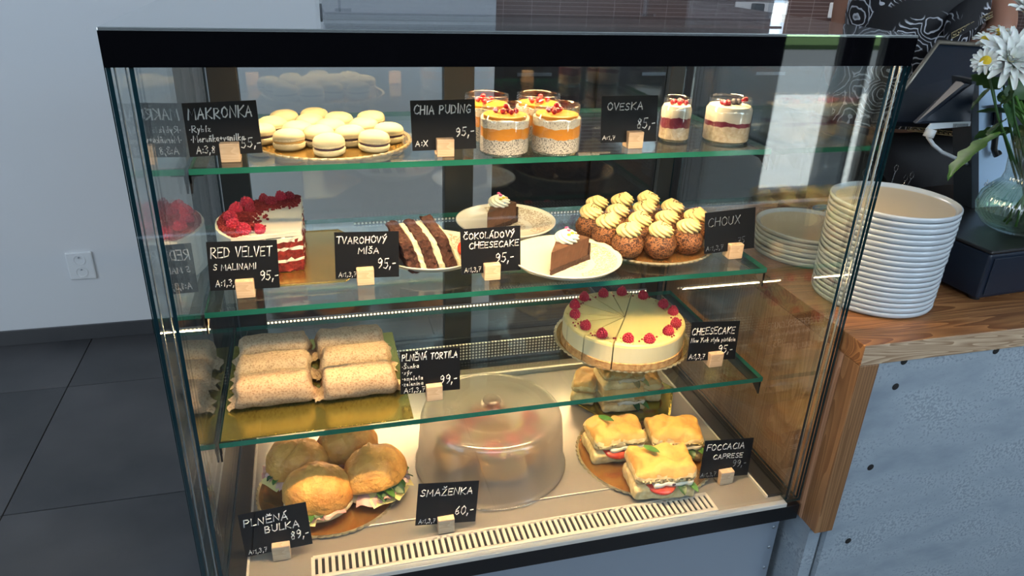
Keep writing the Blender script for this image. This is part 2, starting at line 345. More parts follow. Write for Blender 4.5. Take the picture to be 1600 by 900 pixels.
def box(x0, x1, y0, y1, z0, z1):
    v = [(x, y, z) for z in (z0, z1) for y in (y0, y1) for x in (x0, x1)]
    return v, [(0, 2, 3, 1), (4, 5, 7, 6), (0, 1, 5, 4), (2, 6, 7, 3), (0, 4, 6, 2), (1, 3, 7, 5)]
def join(*parts):
    V, Fc = [], []
    for v, f in parts:
        n = len(V); V += [tuple(p) for p in v]; Fc += [tuple(i + n for i in q) for q in f]
    return V, Fc
def move(vf, loc=(0, 0, 0), rot=(0, 0, 0), s=1):
    mm = Matrix.Translation(loc) @ Euler(rot).to_matrix().to_4x4()
    s = s if isinstance(s, (tuple, list)) else (s, s, s)
    return [tuple(mm @ Vector((p[0] * s[0], p[1] * s[1], p[2] * s[2]))) for p in vf[0]], vf[1]
def lathe(prof, n=48, cap=True, rmod=None):
    V, Fc = [], []
    for k, (r, z) in enumerate(prof):
        for i in range(n):
            a = 2 * pi * i / n; rr = r * (rmod(a, k) if rmod else 1)
            V.append((rr * cos(a), rr * sin(a), z))
    for k in range(len(prof) - 1):
        for i in range(n):
            j = (i + 1) % n; Fc.append((k * n + i, k * n + j, (k + 1) * n + j, (k + 1) * n + i))
    if cap:
        if prof[0][0] > 1e-5: Fc.append(tuple(reversed(range(n))))
        if prof[-1][0] > 1e-5: Fc.append(tuple(range((len(prof) - 1) * n, len(prof) * n)))
    return V, Fc
def sphere(r=1, seg=16, ring=10, c=(0, 0, 0), s=(1, 1, 1)):
    prof = [(max(1e-4, r * sin(pi * k / ring)), -r * cos(pi * k / ring)) for k in range(ring + 1)]
    v, f = lathe(prof, seg, cap=True)
    return [(c[0] + p[0] * s[0], c[1] + p[1] * s[1], c[2] + p[2] * s[2]) for p in v], f
def tube(path, r, n=8, closed=False):
    V, Fc = [], []; P = [Vector(p) for p in path]; L = len(P)
    up = Vector((0, 0, 1))
    for k, p in enumerate(P):
        d = (P[min(k + 1, L - 1)] - P[max(k - 1, 0)]).normalized()
        u = d.cross(up)
        if u.length < 1e-3: u = d.cross(Vector((1, 0, 0)))
        u.normalize(); w = d.cross(u).normalized()
        rr = r[k] if isinstance(r, (list, tuple)) else r
        for i in range(n):
            a = 2 * pi * i / n; V.append(tuple(p + u * rr * cos(a) + w * rr * sin(a)))
    for k in range(L - 1):
        for i in range(n):
            j = (i + 1) % n; Fc.append((k * n + i, k * n + j, (k + 1) * n + j, (k + 1) * n + i))
    Fc.append(tuple(range(n))); Fc.append(tuple(range((L - 1) * n, L * n)))
    return V, Fc
def prism(outline, z0, z1):
    n = len(outline); V = [(x, y, z0) for x, y in outline] + [(x, y, z1) for x, y in outline]
    return V, [tuple(reversed(range(n))), tuple(range(n, 2 * n))] + [(i, (i + 1) % n, n + (i + 1) % n, n + i) for i in range(n)]
def layered(outline, zs, jit=0):
    """stack of rings so that side faces can carry one material per layer"""
    n = len(outline); V = []
    for z in zs: V += [(x + random.uniform(-jit, jit), y + random.uniform(-jit, jit), z) for x, y in outline]
    Fc = [tuple(reversed(range(n))), tuple(range((len(zs) - 1) * n, len(zs) * n))]
    for k in range(len(zs) - 1):
        Fc += [(k * n + i, k * n + (i + 1) % n, (k + 1) * n + (i + 1) % n, (k + 1) * n + i) for i in range(n)]
    return V, Fc
def nz(p, s, seed=0): return noise.noise(Vector((p[0] * s + seed, p[1] * s, p[2] * s)))
def rough(vf, amp, s, seed=0, zmin=None):
    out = []
    for p in vf[0]:
        v = Vector(p); d = noise.noise_vector(Vector((p[0] * s + seed, p[1] * s, p[2] * s))) * amp
        q = v + d
        if zmin is not None and q.z < zmin: q.z = zmin
        out.append(tuple(q))
    return out, vf[1]
def grid(nx, ny, fn):
    V = [tuple(fn(i / nx, j / ny)) for j in range(ny + 1) for i in range(nx + 1)]
    return V, [(j * (nx + 1) + i, j * (nx + 1) + i + 1, (j + 1) * (nx + 1) + i + 1, (j + 1) * (nx + 1) + i) for j in range(ny) for i in range(nx)]
def rbox(sx, sy, sz, n=(8, 6, 4), e=4.0):
    """super-ellipsoid block centred on the origin, subdivided"""
    V, Fc = [], []; NU, NV = n[0] * 4, n[1] * 2
    def sp(a, p): return math.copysign(abs(a) ** p, a)
    for j in range(NV + 1):
        ph = -pi / 2 + pi * j / NV
        for i in range(NU):
            th = 2 * pi * i / NU; p = 2 / e
            cx = sp(cos(ph), p); V.append((sx / 2 * cx * sp(cos(th), p), sy / 2 * cx * sp(sin(th), p), sz / 2 * sp(sin(ph), p)))
    for j in range(NV):
        for i in range(NU):
            k = (i + 1) % NU; Fc.append((j * NU + i, j * NU + k, (j + 1) * NU + k, (j + 1) * NU + i))
    return V, Fc
def gbox(sx, sy, sz, st=.008, rad_=.008):
    """block with rounded edges and an even grid on every face, centred on the origin"""
    V, Fc = [], []; h = (sx / 2, sy / 2, sz / 2); rr = min(rad_, *[q * .98 for q in h]); idx = {}
    def vid(p):
        k = tuple(round(c, 6) for c in p)
        if k not in idx:
            q = [max(-(h[i] - rr), min(h[i] - rr, p[i])) for i in range(3)]; d = Vector([p[i] - q[i] for i in range(3)])
            d = d.normalized() * rr if d.length > 1e-9 else d
            idx[k] = len(V); V.append(tuple(q[i] + d[i] for i in range(3)))
        return idx[k]
    for ax in range(3):
        a, b = [i for i in range(3) if i != ax]; na, nb = max(3, round(2 * h[a] / st)), max(3, round(2 * h[b] / st))
        for sg in (-1, 1):
            for i in range(na):
                for j in range(nb):
                    q = []
                    for di, dj in ((0, 0), (1, 0), (1, 1), (0, 1)):
                        p = [0, 0, 0]; p[ax] = sg * h[ax]; p[a] = -h[a] + 2 * h[a] * (i + di) / na; p[b] = -h[b] + 2 * h[b] * (j + dj) / nb; q.append(vid(p))
                    Fc.append(tuple(q))
    return V, Fc
def dup(root, loc=None, rz=None, label=None, group=None):
    def cp(o, par):
        c = o.copy(); C.objects.link(c)
        if par: c.parent = par
        for ch in list(o.children): cp(ch, c)
        return c
    r = cp(root, None)
    if loc is not None: r.location = loc
    if rz is not None: r.rotation_euler.z = rz
    if label: r['label'] = label
    if group: r['group'] = group
    return r
def struct(o): o['kind'] = 'structure'; return o
def P(px, py, ax, val):
    d = RX * ((px - 800) / F_PX) + RD * ((py - 450) / F_PX) + RF
    return CAM + d * ((val - CAM[ax]) / d[ax])
ORD = ['first', 'second', 'third', 'fourth', 'fifth', 'sixth', 'seventh', 'eighth', 'ninth', 'tenth', 'eleventh', 'twelfth',
       'thirteenth', 'fourteenth', 'fifteenth', 'sixteenth', 'seventeenth', 'eighteenth', 'nineteenth', 'twentieth']
Z1, Z2, Z3, Z0 = .998, .782, .571, .377

# ------------------------------------------------------------------ room shell
fl = struct(mesh('floor', box(-3.2, 5.2, -2.7, 3.0, -.06, -.012), M['grout']))
t0 = mesh('floor_tile', box(.002, .597, .002, .597, -.012, 0), M['floor'], fl, bevel=.001, loc=(-.595, .753, 0))
for i in range(-5, 6):
    for j in range(-3, 4):
        if (i, j) == (0, 0): continue
        if 2 < i: continue
        c = t0.copy(); C.objects.link(c); c.parent = fl; c.location = (-.595 + i * .598, .753 + (j - 0) * .598, 0)
        if c.location.y > 1.5: c.location.z = -.0005
struct(mesh('wall_back', box(-3.2, .78, 1.68, 1.80, 0, 2.8), M['wall']))
struct(mesh('wall_right_return', box(.78, .86, 1.68, 2.98, 0, 2.8), M['wall'])).name = 'wall_passage'
bb = struct(mesh('baseboard_back', box(-3.2, -.3905, 1.672, 1.68, 0, .056), M['baseboard'], bevel=.001))
bb2 = mesh('baseboard_tile', box(-.389, .78, 1.672, 1.68, 0, .056), M['baseboard'], bb, bevel=.001)
struct(mesh('wall_kitchen', box(.86, 5.2, 2.90, 3.0, 0, 2.8), M['splash']))
struct(mesh('wall_left', box(-3.3, -3.2, -2.7, 1.8, 0, 2.8), M['wall']))
struct(mesh('wall_right', box(5.2, 5.3, -2.7, 3.0, 0, 2.8), M['white']))
struct(mesh('ceiling', box(-3.3, 5.3, -2.8, 3.0, 2.8, 2.9), M['white']))
M['dark_wall'] = mat('dark_shop_wall', (.028, .029, .031), .7)
wf = struct(mesh('wall_front', join(box(-3.3, 2.70, -2.8, -2.7, 0, 2.8), box(3.16, 3.27, -2.8, -2.7, 0, 2.8), box(3.44, 5.3, -2.8, -2.7, 0, 2.8),
            box(2.70, 3.16, -2.8, -2.7, 2.4, 2.8), box(3.27, 3.44, -2.8, -2.7, 2.4, 2.8)), M['dark_wall']))
for k, (a, b_) in enumerate(((2.70, 3.16), (3.27, 3.44))):
    w = struct(mesh('window_%d' % (k + 1), join(box(a, a + .04, -2.78, -2.72, 0, 2.4), box(b_ - .04, b_, -2.78, -2.72, 0, 2.4), box(a, b_, -2.78, -2.72, 2.36, 2.4), box(a, b_, -2.78, -2.72, 0, .05)), M['post']))
    mesh('window_glass', box(a + .04, b_ - .04, -2.753, -2.747, .05, 2.36), M['pane'], w)
struct(mesh('pavement', box(-8, 14, -6.2, -2.8, -.10, -.04), M['paving']))
struct(mesh('road', box(-14, 22, -10.5, -6.2, -.14, -.10), M['asphalt']))
struct(mesh('verge', box(-14, 22, -14, -10.5, -.14, -.02), M['grass']))
struct(mesh('opposite_pavement', box(-14, 22, -22, -14, -.14, -.05), M['paving']))
# wall outlet (double, two round sockets)
def socket_face(parent, x, z, y, r=.019):
    mesh('socket_well', move(lathe([(r, 0), (r, .001), (r * .86, .001), (r * .82, -.004), (0.0001, -.004)], 28, cap=False), rot=(pi / 2, 0, 0)), M['socket'], parent, True, loc=(x, y, z), auto=30)
    for dx in (-.0085, .0085):
        mesh('contact_hole', move(lathe([(.0026, 0), (.0026, .0012)], 10), rot=(pi / 2, 0, 0)), M['dark'], parent, loc=(x + dx, y + .0025, z))
    mesh('earth_pin', move(lathe([(.0024, 0), (.0024, .007)], 10), rot=(pi / 2, 0, 0)), M['knob'], parent, loc=(x, y + .003, z + .010))
so_ = empty('wall_outlet', (-.577, 1.68, .281), 'white double wall outlet low on the wall above the dark baseboard', 'outlet')
mesh('faceplate', box(-.041, .041, -.009, 0, -.050, .050), M['socket'], so_, bevel=.004)
for z in (.0225, -.0225): socket_face(so_, 0, z, -.0095)

# ------------------------------------------------------------------ display case
case = empty('display_case', (0, 0, 0), 'large glass pastry display case with black header and lit shelves', 'display case')
def part(name, vf, mt, **k): return mesh(name, vf, mt, case, **k)
WX, DY, ZT, ZB, ZG = 1.07, .66, 1.2257, 1.184, .3735
hdr = part('header', join(box(0, WX, 0, .006, ZB - .001, ZT - .004), box(0, .006, .006, DY, ZB, ZT - .004), box(WX - .006, WX, .006, DY, ZB, ZT - .004), box(.006, WX - .006, DY - .02, DY, ZB, ZT - .004)), M['black_gloss'])
part('top_panel', box(0, WX, 0, DY, ZT - .004, ZT), M['case_top'], bevel=.001)
part('inner_ceiling', box(.03, 1.04, .02, DY - .02, 1.190, 1.198), M['black_metal'])
part('led_strip', box(.065, 1.005, .348, .372, 1.184, 1.190), M['led'])
part('front_led_strip', box(.065, 1.005, .026, .036, 1.185, 1.190), M['led'])
for z_ in (.548,): part('shelf_led_strip', box(.09, 1.0, .5985, .6045, z_ - .005, z_ + .004), M['led_dots'])
def pane(name, x0, x1, y0, y1, z0, z1, m_, edge):
    ax = 0 if (x1 - x0) < .02 else (1 if (y1 - y0) < .02 else 2)
    return part(name, box(x0, x1, y0, y1, z0, z1), [m_, edge], fm=lambda p: 0 if abs(p.normal[ax]) > .5 else 1)
pane('front_pane', .0, WX, 0, .006, ZG, ZB, M['pane'], M['pane_edge'])
for nm, x in (('side_pane_outer', .0), ('side_pane_inner', .0235), ('side_pane_inner', 1.0415), ('side_pane_outer', 1.065)):
    pane(nm, x, x + .005, .0075, DY - .03, ZG, ZB, M['side_pane'], M['pane_edge'])
for x in (.0075, .0190, 1.0495, 1.0610):
    part('spacer_profile', box(x, x + .0016, .0085, .0125, ZG, ZB), M['spacer'])  # bright strips added for the light streaks of reflecting glass edges
for x in (.0300, .0335, 1.0330, 1.0370): part('corner_bead', box(x, x + .0022, .0070, .0105, ZG, ZB), M['acrylic'])
# rear: posts, rails, sliding door panes
for nm, a, b_ in (('rear_post', .03, .086), ('rear_post', .490, .555), ('rear_post', 1.005, 1.0405)):
    part(nm, box(a, b_, .622, .65, .377, ZB - .01), M['post'], bevel=.002)
part('rear_rail', box(.086, 1.005, .618, .652, .377, .452), M['post']); part('rear_rail', box(.086, 1.005, .622, .652, 1.14, 1.174), M['post'])
for a, b_, y in ((.086, .49, .630), (.555, 1.005, .640)):
    pane('sliding_door_pane', a, b_, y, y + .005, .452, 1.14, M['side_pane'], M['pane_edge'])
part('perforated_panel', box(.05, 1.02, .600, .604, .402, .444), M['perf'])
part('perforated_strip', box(.29, 1.0, .612, .615, .757, .771), M['perf'])  # added strip whose painted dots stand for reflections of the LEDs
# deck
part('deck', box(.0295, 1.0405, .0, .60, .340, .3735), M['steel_dark'])
part('deck_pan', box(.052, 1.010, .108, .545, .3735, Z0), M['steel_dark'], bevel=.0015)
part('deck_rear_lip', box(.052, 1.010, .545, .553, .3735, .389), M['lip'], bevel=.001)
part('front_lip', box(.0, WX - .03, -.004, .0075, .3655, .3745), M['lip'], bevel=.001)
for x in (.030, 1.012):
    part('side_rail', box(x, x + .028, .02, .60, .3735, .3815), M['black_metal'], bevel=.001)
    part('rail_strip', box(x + (-.0035 if x > .5 else .028), x + (.0 if x > .5 else .0315), .02, .60, .3735, .379), M['lip'])
part('base_trim', box(.0, WX, -.003, DY, .331, .3655), M['black_metal'], bevel=.001)
part('trim_flange', box(.0, WX - .004, .006, .03, .322, .331), M['steel_panel'])
part('plinth', box(.03, WX - .03, .06, DY - .02, .0, .322), M['black_metal'])
fp = part('front_panel', box(.02, WX - .008, .030, .036, .04, .322), M['steel_panel'], bevel=.001)
for z in (.2825, .23, .174, .12):
    mesh('rivet', move(lathe([(.004, 0), (.0035, .0015), (.001, .002)], 12), rot=(pi / 2, 0, 0)), M['knob'], fp, True, loc=(WX - .018, .030, z))
# air grille with real slots
G0, G1, GY0, GY1, GP = .163, .899, .0125, .055, .01095
gr = part('air_grille', join(box(G0, G1, GY1 - .004, GY1 + .003, .3735, .3765), box(G0, G1, GY0 - .005, GY0 + .003, .3735, .3765)), M['lip'])
mesh('slot_bed', box(G0, G1, GY0, GY1, .3735, .37385), M['dark'], gr)
b0 = None
for i in range(68):
    x = G0 + i * GP
    if b0 is None: b0 = mesh('grille_bar', box(-.0030, .0030, GY0, GY1, .3738, .3765), M['lip'], gr, loc=(x, 0, 0)); continue
    c = b0.copy(); C.objects.link(c); c.parent = gr; c.location = (x, 0, 0)
# shelves
for z, y0, y1 in ((Z1, .2464, .6375), (Z2, .191, .600), (Z3, .137, .545)):
    s = part('glass_shelf', box(.0315, 1.036, y0, y1, z - .0095, z), [M['shelf_glass'], M['glass_edge']], fm=lambda p: 0 if abs(p.normal[2]) > .5 else 1, bevel=0)
    for x, w_ in ((.0300, 1), (1.0365, -1)):
        mesh('bracket', join(box(x, x + w_ * .004, y0 + .004, y1, z - .024, z - .0095), box(x, x + w_ * .022, y0 + .004, y1, z - .0125, z - .0098),
                             prism([(0, 0), (1, 0), (1, 1)], 0, 1) and move(prism([(0, 0), (.045, 0), (.0, -.034)], 0, .003), rot=(pi / 2, 0, 0), loc=(0, 0, 0)) and ([], [])), M['black_metal'], s)
        # triangular bracket nose at the front end
        v = [(x, y0 + .004, z - .011), (x, y0 + .055, z - .011), (x, y0 + .004, z - .040), (x + w_ * .003, y0 + .004, z - .011), (x + w_ * .003, y0 + .055, z - .011), (x + w_ * .003, y0 + .004, z - .040)]
        mesh('bracket_nose', (v, [(0, 1, 2), (3, 5, 4), (0, 3, 4, 1), (1, 4, 5, 2), (2, 5, 3, 0)]), M['black_metal'], s)
# ------------------------------------------------------------------ counter
ct = empty('service_counter', (1.075, -.05, 0), 'concrete service counter with thick oak worktop and oak corner post', 'counter')
def cp_(name, vf, mt, **k):
    return mesh(name, move(vf, (-1.075, .05, 0)), mt, ct, **k)
cp_('worktop', box(1.075, 3.0, -.0514, .66, .7025, .7416), [M['oak'], M['oak_edge']], fm=lambda p: 1 if p.normal[1] < -.5 else 0, bevel=.0015)
cp_('corner_post', box(1.0755, 1.1146, -.0514, -.010, .335, .7020), M['oak_post'], bevel=.0015)
cp_('side_panel', box(1.0755, 1.105, -.0095, .66, .335, .7020), M['oak_gable'])
cf = cp_('concrete_front', box(1.1155, 3.0, -.040, .02, .0, .7020), M['concrete'])
cp_('concrete_side', box(1.083, 1.110, -.030, .66, .0, .334), M['concrete'])
cp_('joint_shadow_strip', box(1.1105, 1.1150, -.022, .02, .0, .334), M['dark'])
for x, z in ((1.1738, .6427), (1.1722, .4663), (1.1716, .2866), (1.3751, .6924), (1.176, .694)):
    mesh('bolt_hole', move(lathe([(.0070, 0), (.0060, .0006), (.0001, .0007)], 16, cap=False), rot=(pi / 2, 0, 0)), M['dark'], cf, True, loc=(x - 1.075, -.040 + .0495, z))

# ------------------------------------------------------------------ chalk lettering: hand-drawn strokes
GL = {
 'A': (.62, [[(0, 0), (.30, 1), (.60, 0)], [(.10, .36), (.52, .38)]]), 'B': (.55, [[(0, 0), (0, 1), (.35, .98), (.45, .78), (.3, .55), (0, .52)], [(.3, .54), (.52, .35), (.42, .05), (0, 0)]]),
 'C': (.58, [[(.55, .86), (.35, 1), (.10, .80), (0, .42), (.12, .08), (.38, 0), (.58, .14)]]), 'D': (.6, [[(0, 0), (.02, 1), (.38, .92), (.58, .55), (.46, .12), (0, 0)]]),
 'E': (.5, [[(.5, 1), (0, .98), (0, 0), (.5, .03)], [(0, .52), (.4, .54)]]), 'F': (.5, [[(0, 0), (.02, .98), (.55, 1)], [(.0, .52), (.4, .55)]]),
 'G': (.6, [[(.55, .86), (.32, 1), (.06, .72), (.02, .30), (.25, 0), (.52, .12), (.54, .42), (.32, .42)]]), 'H': (.58, [[(0, 0), (.02, 1)], [(.56, 0), (.56, 1)], [(0, .5), (.56, .54)]]),
 'I': (.12, [[(.06, 0), (.06, 1)]]), 'J': (.4, [[(.38, 1), (.38, .2), (.2, 0), (0, .15)]]), 'K': (.58, [[(.02, 0), (.02, 1)], [(.55, 1), (.04, .46), (.58, 0)]]),
 'L': (.46, [[(.02, 1), (0, 0), (.46, .03)]]), 'M': (.74, [[(0, 0), (.08, 1), (.36, .35), (.64, 1), (.72, 0)]]), 'N': (.6, [[(0, 0), (.04, 1), (.54, 0), (.58, 1)]]),
 'O': (.62, [[(.32, 1), (.08, .82), (0, .45), (.14, .06), (.36, 0), (.58, .25), (.58, .70), (.32, 1)]]), 'P': (.52, [[(0, 0), (.02, 1), (.40, .96), (.5, .74), (.35, .50), (.02, .46)]]),
 'R': (.56, [[(0, 0), (.02, 1), (.40, .96), (.5, .76), (.32, .52), (.02, .48), (.56, 0)]]), 'S': (.5, [[(.48, .88), (.26, 1), (.05, .80), (.14, .56), (.42, .42), (.46, .15), (.22, 0), (0, .12)]]),
 'T': (.58, [[(0, .96), (.58, 1)], [(.30, .98), (.28, 0)]]), 'U': (.56, [[(0, 1), (.02, .25), (.25, 0), (.50, .18), (.54, 1)]]), 'V': (.56, [[(0, 1), (.26, 0), (.56, 1)]]),
 'X': (.54, [[(0, 1), (.54, 0)], [(.54, 1), (0, 0)]]), 'Y': (.54, [[(0, 1), (.27, .5)], [(.54, 1), (.1, -.1)]]), 'Z': (.54, [[(0, .98), (.52, 1), (0, 0), (.54, .02)]]),
 '0': (.5, [[(.26, 1), (.04, .75), (.02, .28), (.24, 0), (.46, .28), (.46, .75), (.26, 1)]]), '1': (.3, [[(0, .72), (.24, 1), (.2, 0)]]),
 '3': (.46, [[(.02, .92), (.26, 1), (.42, .78), (.18, .55), (.44, .32), (.26, 0), (0, .10)]]), '5': (.48, [[(.46, 1), (.10, .98), (.06, .56), (.34, .58), (.44, .28), (.24, 0), (0, .1)]]),
 '6': (.46, [[(.38, 1), (.08, .55), (.04, .18), (.24, 0), (.44, .20), (.34, .48), (.06, .34)]]), '7': (.46, [[(0, .96), (.44, 1), (.16, 0)], [(.12, .5), (.4, .52)]]),
 '8': (.46, [[(.40, .86), (.20, 1), (.06, .78), (.38, .36), (.34, .04), (.10, .04), (.04, .34), (.36, .68), (.40, .86)]]), '9': (.48, [[(.45, .76), (.26, 1), (.04, .82), (.05, .58), (.24, .48), (.44, .68), (.45, .80), (.42, .30), (.18, 0)]]),
 ',': (.14, [[(.10, .10), (.02, -.20)]]), '-': (.34, [[(.02, .42), (.30, .46)]]), ':': (.12, [[(.05, .60), (.06, .66)], [(.05, .18), (.06, .24)]]), ' ': (.3, []), '·': (.12, [[(.02, .40), (.06, .44)]]),
 "'": (.1, [[(.08, 1), (.02, .8)]]), '+': (.34, [[(0, .36), (.30, .38)], [(.15, .55), (.15, .2)]]),
 'a': (.4, [[(.34, .5), (.1, .52), (.02, .2), (.14, 0), (.34, .3), (.36, .5), (.38, 0)]]), 'b': (.36, [[(.02, 1), (.02, 0), (.3, .1), (.3, .42), (.04, .4)]]), 'c': (.34, [[(.3, .48), (.08, .46), (.04, .1), (.3, .03)]]),
 'e': (.36, [[(.02, .25), (.30, .34), (.2, .54), (.03, .3), (.12, .02), (.34, .1)]]), 'i': (.14, [[(.06, .5), (.06, 0)], [(.07, .72), (.08, .76)]]), 'k': (.36, [[(.02, 1), (.02, 0)], [(.32, .5), (.04, .26), (.34, 0)]]),
 'l': (.16, [[(.06, 1), (.06, .05), (.14, 0)]]), 'm': (.56, [[(0, 0), (.03, .5), (.22, .48), (.24, 0)], [(.24, .4), (.42, .5), (.50, 0)]]), 'n': (.38, [[(0, 0), (.03, .5)], [(.03, .36), (.26, .5), (.32, 0)]]),
 'o': (.36, [[(.18, .5), (.02, .28), (.14, 0), (.32, .2), (.18, .5)]]), 'p': (.36, [[(.02, .5), (0, -.35)], [(.02, .46), (.3, .44), (.28, .1), (.02, .06)]]), 'r': (.28, [[(.02, 0), (.03, .5)], [(.03, .32), (.26, .5)]]),
 's': (.32, [[(.28, .48), (.06, .44), (.26, .18), (.02, .02)]]), 't': (.3, [[(.12, .85), (.12, .05), (.26, .02)], [(0, .52), (.26, .54)]]), 'u': (.38, [[(.02, .5), (.04, .08), (.26, .06), (.32, .5), (.34, 0)]]),
 'v': (.34, [[(0, .5), (.14, 0), (.32, .5)]]), 'w': (.5, [[(0, .5), (.1, 0), (.24, .4), (.36, 0), (.48, .5)]]), 'y': (.34, [[(.02, .5), (.14, .1)], [(.32, .5), (.04, -.35)]]), 'z': (.34, [[(.02, .48), (.3, .5), (.02, .02), (.32, 0)]]),
}
ACC = {'Š': ('S', 'v'), 'Č': ('C', 'v'), 'Ž': ('Z', 'v'), 'Ě': ('E', 'v'), 'Á': ('A', '/'), 'Ý': ('Y', '/'), 'Í': ('I', '/'), 'í': ('i', '/'), 'ý': ('y', '/'), 'á': ('a', '/'), 'ň': ('n', 'v'), 'š': ('s', 'v')}
def strokes(txt):
    x = 0; out = []
    for ch in txt:
        acc = None
        if ch in ACC: ch0, acc = ACC[ch]
        else: ch0 = ch
        w, st = GL[ch0]
        jx, jy, js = random.uniform(-.02, .02), random.uniform(-.05, .05), random.uniform(.94, 1.06)
        for s in st: out.append([(x + a * js + jx, b * js + jy) for a, b in s])
        top = .68 if ch0.islower() else 1.08
        if acc == 'v': out.append([(x + w * .25, top + .18), (x + w * .5, top + .02), (x + w * .8, top + .2)])
        if acc == '/': out.append([(x + w * .45, top), (x + w * .8, top + .2)])
        x += w + .20
    return out, x - .2
def lettering(txt, card, u, v, h, width, weight=.0011, m_=None, slant=.08, W_=.108, H_=.081):
    st, wd = strokes(txt)
    sx = width * W_ / wd; hh = h * H_
    parts = []; wt = weight * .82
    for s in st:
        parts.append(tube([(-W_ / 2 + u * W_ + a * sx + b * hh * slant, -.0007, v * H_ + b * hh) for a, b in s], wt, 6))
        for a, b in s[:1] + s[-1:]: parts.append(sphere(wt, 6, 4, (-W_ / 2 + u * W_ + a * sx + b * hh * slant, -.0007, v * H_ + b * hh)))
    return mesh('lettering', join(*parts), m_ or M['chalk'], card, True)
cube_v = box(-.0145, .0145, 0, .027, 0, .030)
def sign(x, y, z, roll, label, lines, dx=0, yaw=0, lean=-9, zoff=.010, m_=None):
    t = empty('price_sign', (x, y, z), label, 'price sign', 'chalk price signs in wooden blocks', rz=rad(yaw))
    mesh('wooden_block', cube_v, M['birch'], t, bevel=.0012)
    c = mesh('card', box(-.054, .054, -.0006, .0008, 0, .081), M['slate'], t, loc=(dx, .0135, zoff), rot=(rad(lean), rad(-roll), 0))
    # the block's front half hides the foot of the card: slot sits one third back
    c.location.y = .010
    for L in lines:
        lettering(L[0], c, L[1], L[2], L[3], L[4], L[5] if len(L) > 5 else .0011, m_ or (L[6] if len(L) > 6 else None))
    return t
AL = ('A:1,3,7', .05, .045, .10, .27, .0007)
sign(.0906, .2756, Z1, 1.8, 'black card reading MAKRONKA in wooden block on top shelf left', [('MAKRONKA', .06, .70, .20, .86, .0015), ('·Rybíz', .05, .46, .12, .28, .001), ('·Meruňka+vanilka', .05, .27, .12, .72, .001), ('A:3,8', .10, .05, .13, .25, .001), ('55,-', .72, .12, .17, .26, .0012)], dx=-.006)
sign(.429, .2663, Z1, .6, 'black card reading CHIA PUDING in wooden block before the chia jars', [('CHIA PUDING', .05, .73, .17, .88, .0014), ('95,-', .68, .27, .18, .28, .0013), ('A:X', .05, .09, .11, .18, .001)])
sign(.7772, .2804, Z1, .2, 'black card reading OVESKA in wooden block left of the oat jars', [('OVESKA', .10, .70, .15, .62, .0013), ('85,-', .64, .30, .22, .32, .0013), ('A:1,7', .03, .07, .08, .22, .0009)], dx=-.010)
sign(.0914, .2337, Z2, -1.6, 'black card reading RED VELVET S MALINAMI before the red cake', [('RED VELVET', .05, .68, .20, .86, .0012), ('S MALINAMI', .07, .42, .12, .60, .0009), ('A:1,3,7', .08, .08, .13, .32, .0009), ('95,-', .72, .17, .19, .26, .0011)], zoff=.012)
sign(.2864, .2486, Z2, -2.2, 'black card reading TVAROHOVÝ MÍŠA left of the chocolate slice', [('TVAROHOVÝ', .03, .76, .14, .77, .0011), ('MÍŠA', .36, .53, .12, .32, .001), ('95,-', .66, .20, .21, .28, .0011), AL], dx=.004, zoff=.010)
sign(.5057, .2293, Z2, .4, 'black card reading ČOKOLÁDOVÝ CHEESECAKE between two plates', [('ČOKOLÁDOVÝ', .05, .77, .13, .84, .0011), ('CHEESECAKE', .14, .56, .13, .82, .0011), ('95,-', .57, .22, .20, .30, .0011), AL], zoff=.012)
sign(.9976, .2423, Z2, 3.2, 'black card with faint word CHOUX beside the cream puffs', [('CHOUX', .06, .66, .20, .62, .0008), ('75', .66, .15, .16, .13, .0006), ('A:1,3,7', .03, .07, .11, .34, .0007)], dx=-.010, zoff=.014, m_=M['chalk_faint'])
sign(.3938, .1876, Z3, -1.7, 'black card reading PLNĚNÁ TORTILA to the right of the wraps', [('PLNĚNÁ TORTILA', .03, .78, .15, .92, .0012), ('·Šunka', .03, .60, .10, .27, .0007), ('·sýr', .03, .46, .10, .16, .0007), ('·omeleta', .03, .32, .10, .34, .0007), ('·zelenina', .03, .19, .10, .34, .0007), ('A:1,3,7', .06, .03, .11, .34, .0009), ('99,-', .66, .18, .20, .28, .0011)], dx=-.006, zoff=.014)
sign(.9618, .191, Z3, -3.9, 'black card reading CHEESECAKE New York style pistácie on third shelf', [('CHEESECAKE', .03, .68, .17, .88, .0011), ('New York style pistácie', .03, .48, .11, .92, .0007), ('95,-', .62, .18, .19, .30, .0011), ('A:1,3,7', .03, .05, .12, .32, .0008)], dx=-.007, zoff=.012)
sign(.1132, .0609, .3745, 3.5, 'black card reading PLNĚNÁ BULKA in front of the filled buns', [('PLNĚNÁ', .06, .70, .15, .64, .0012), ('BULKA', .34, .47, .15, .50, .0012), ('89,-', .70, .20, .19, .26, .0011), AL], dx=-.003, zoff=.014)
sign(.3918, .060, .3765, -6.3, 'black card reading SMAŽENKA in front of the frosted cake dome', [('SMAŽENKA', .05, .70, .16, .85, .0011), ('60,-', .64, .20, .20, .30, .0010), AL], dx=0, zoff=.014)
sign(.9515, .0712, .3745, -4.8, 'black card reading FOCCACIA CAPRESE right of the focaccia sandwiches', [('FOCCACIA', .06, .74, .15, .76, .0009), ('CAPRESE', .22, .50, .12, .60, .0008), ('99,-', .64, .26, .18, .28, .0006, M['chalk_faint']), ('A:1,3,7', .02, .05, .10, .30, .0006, M['chalk_faint'])], dx=-.002, zoff=.012)

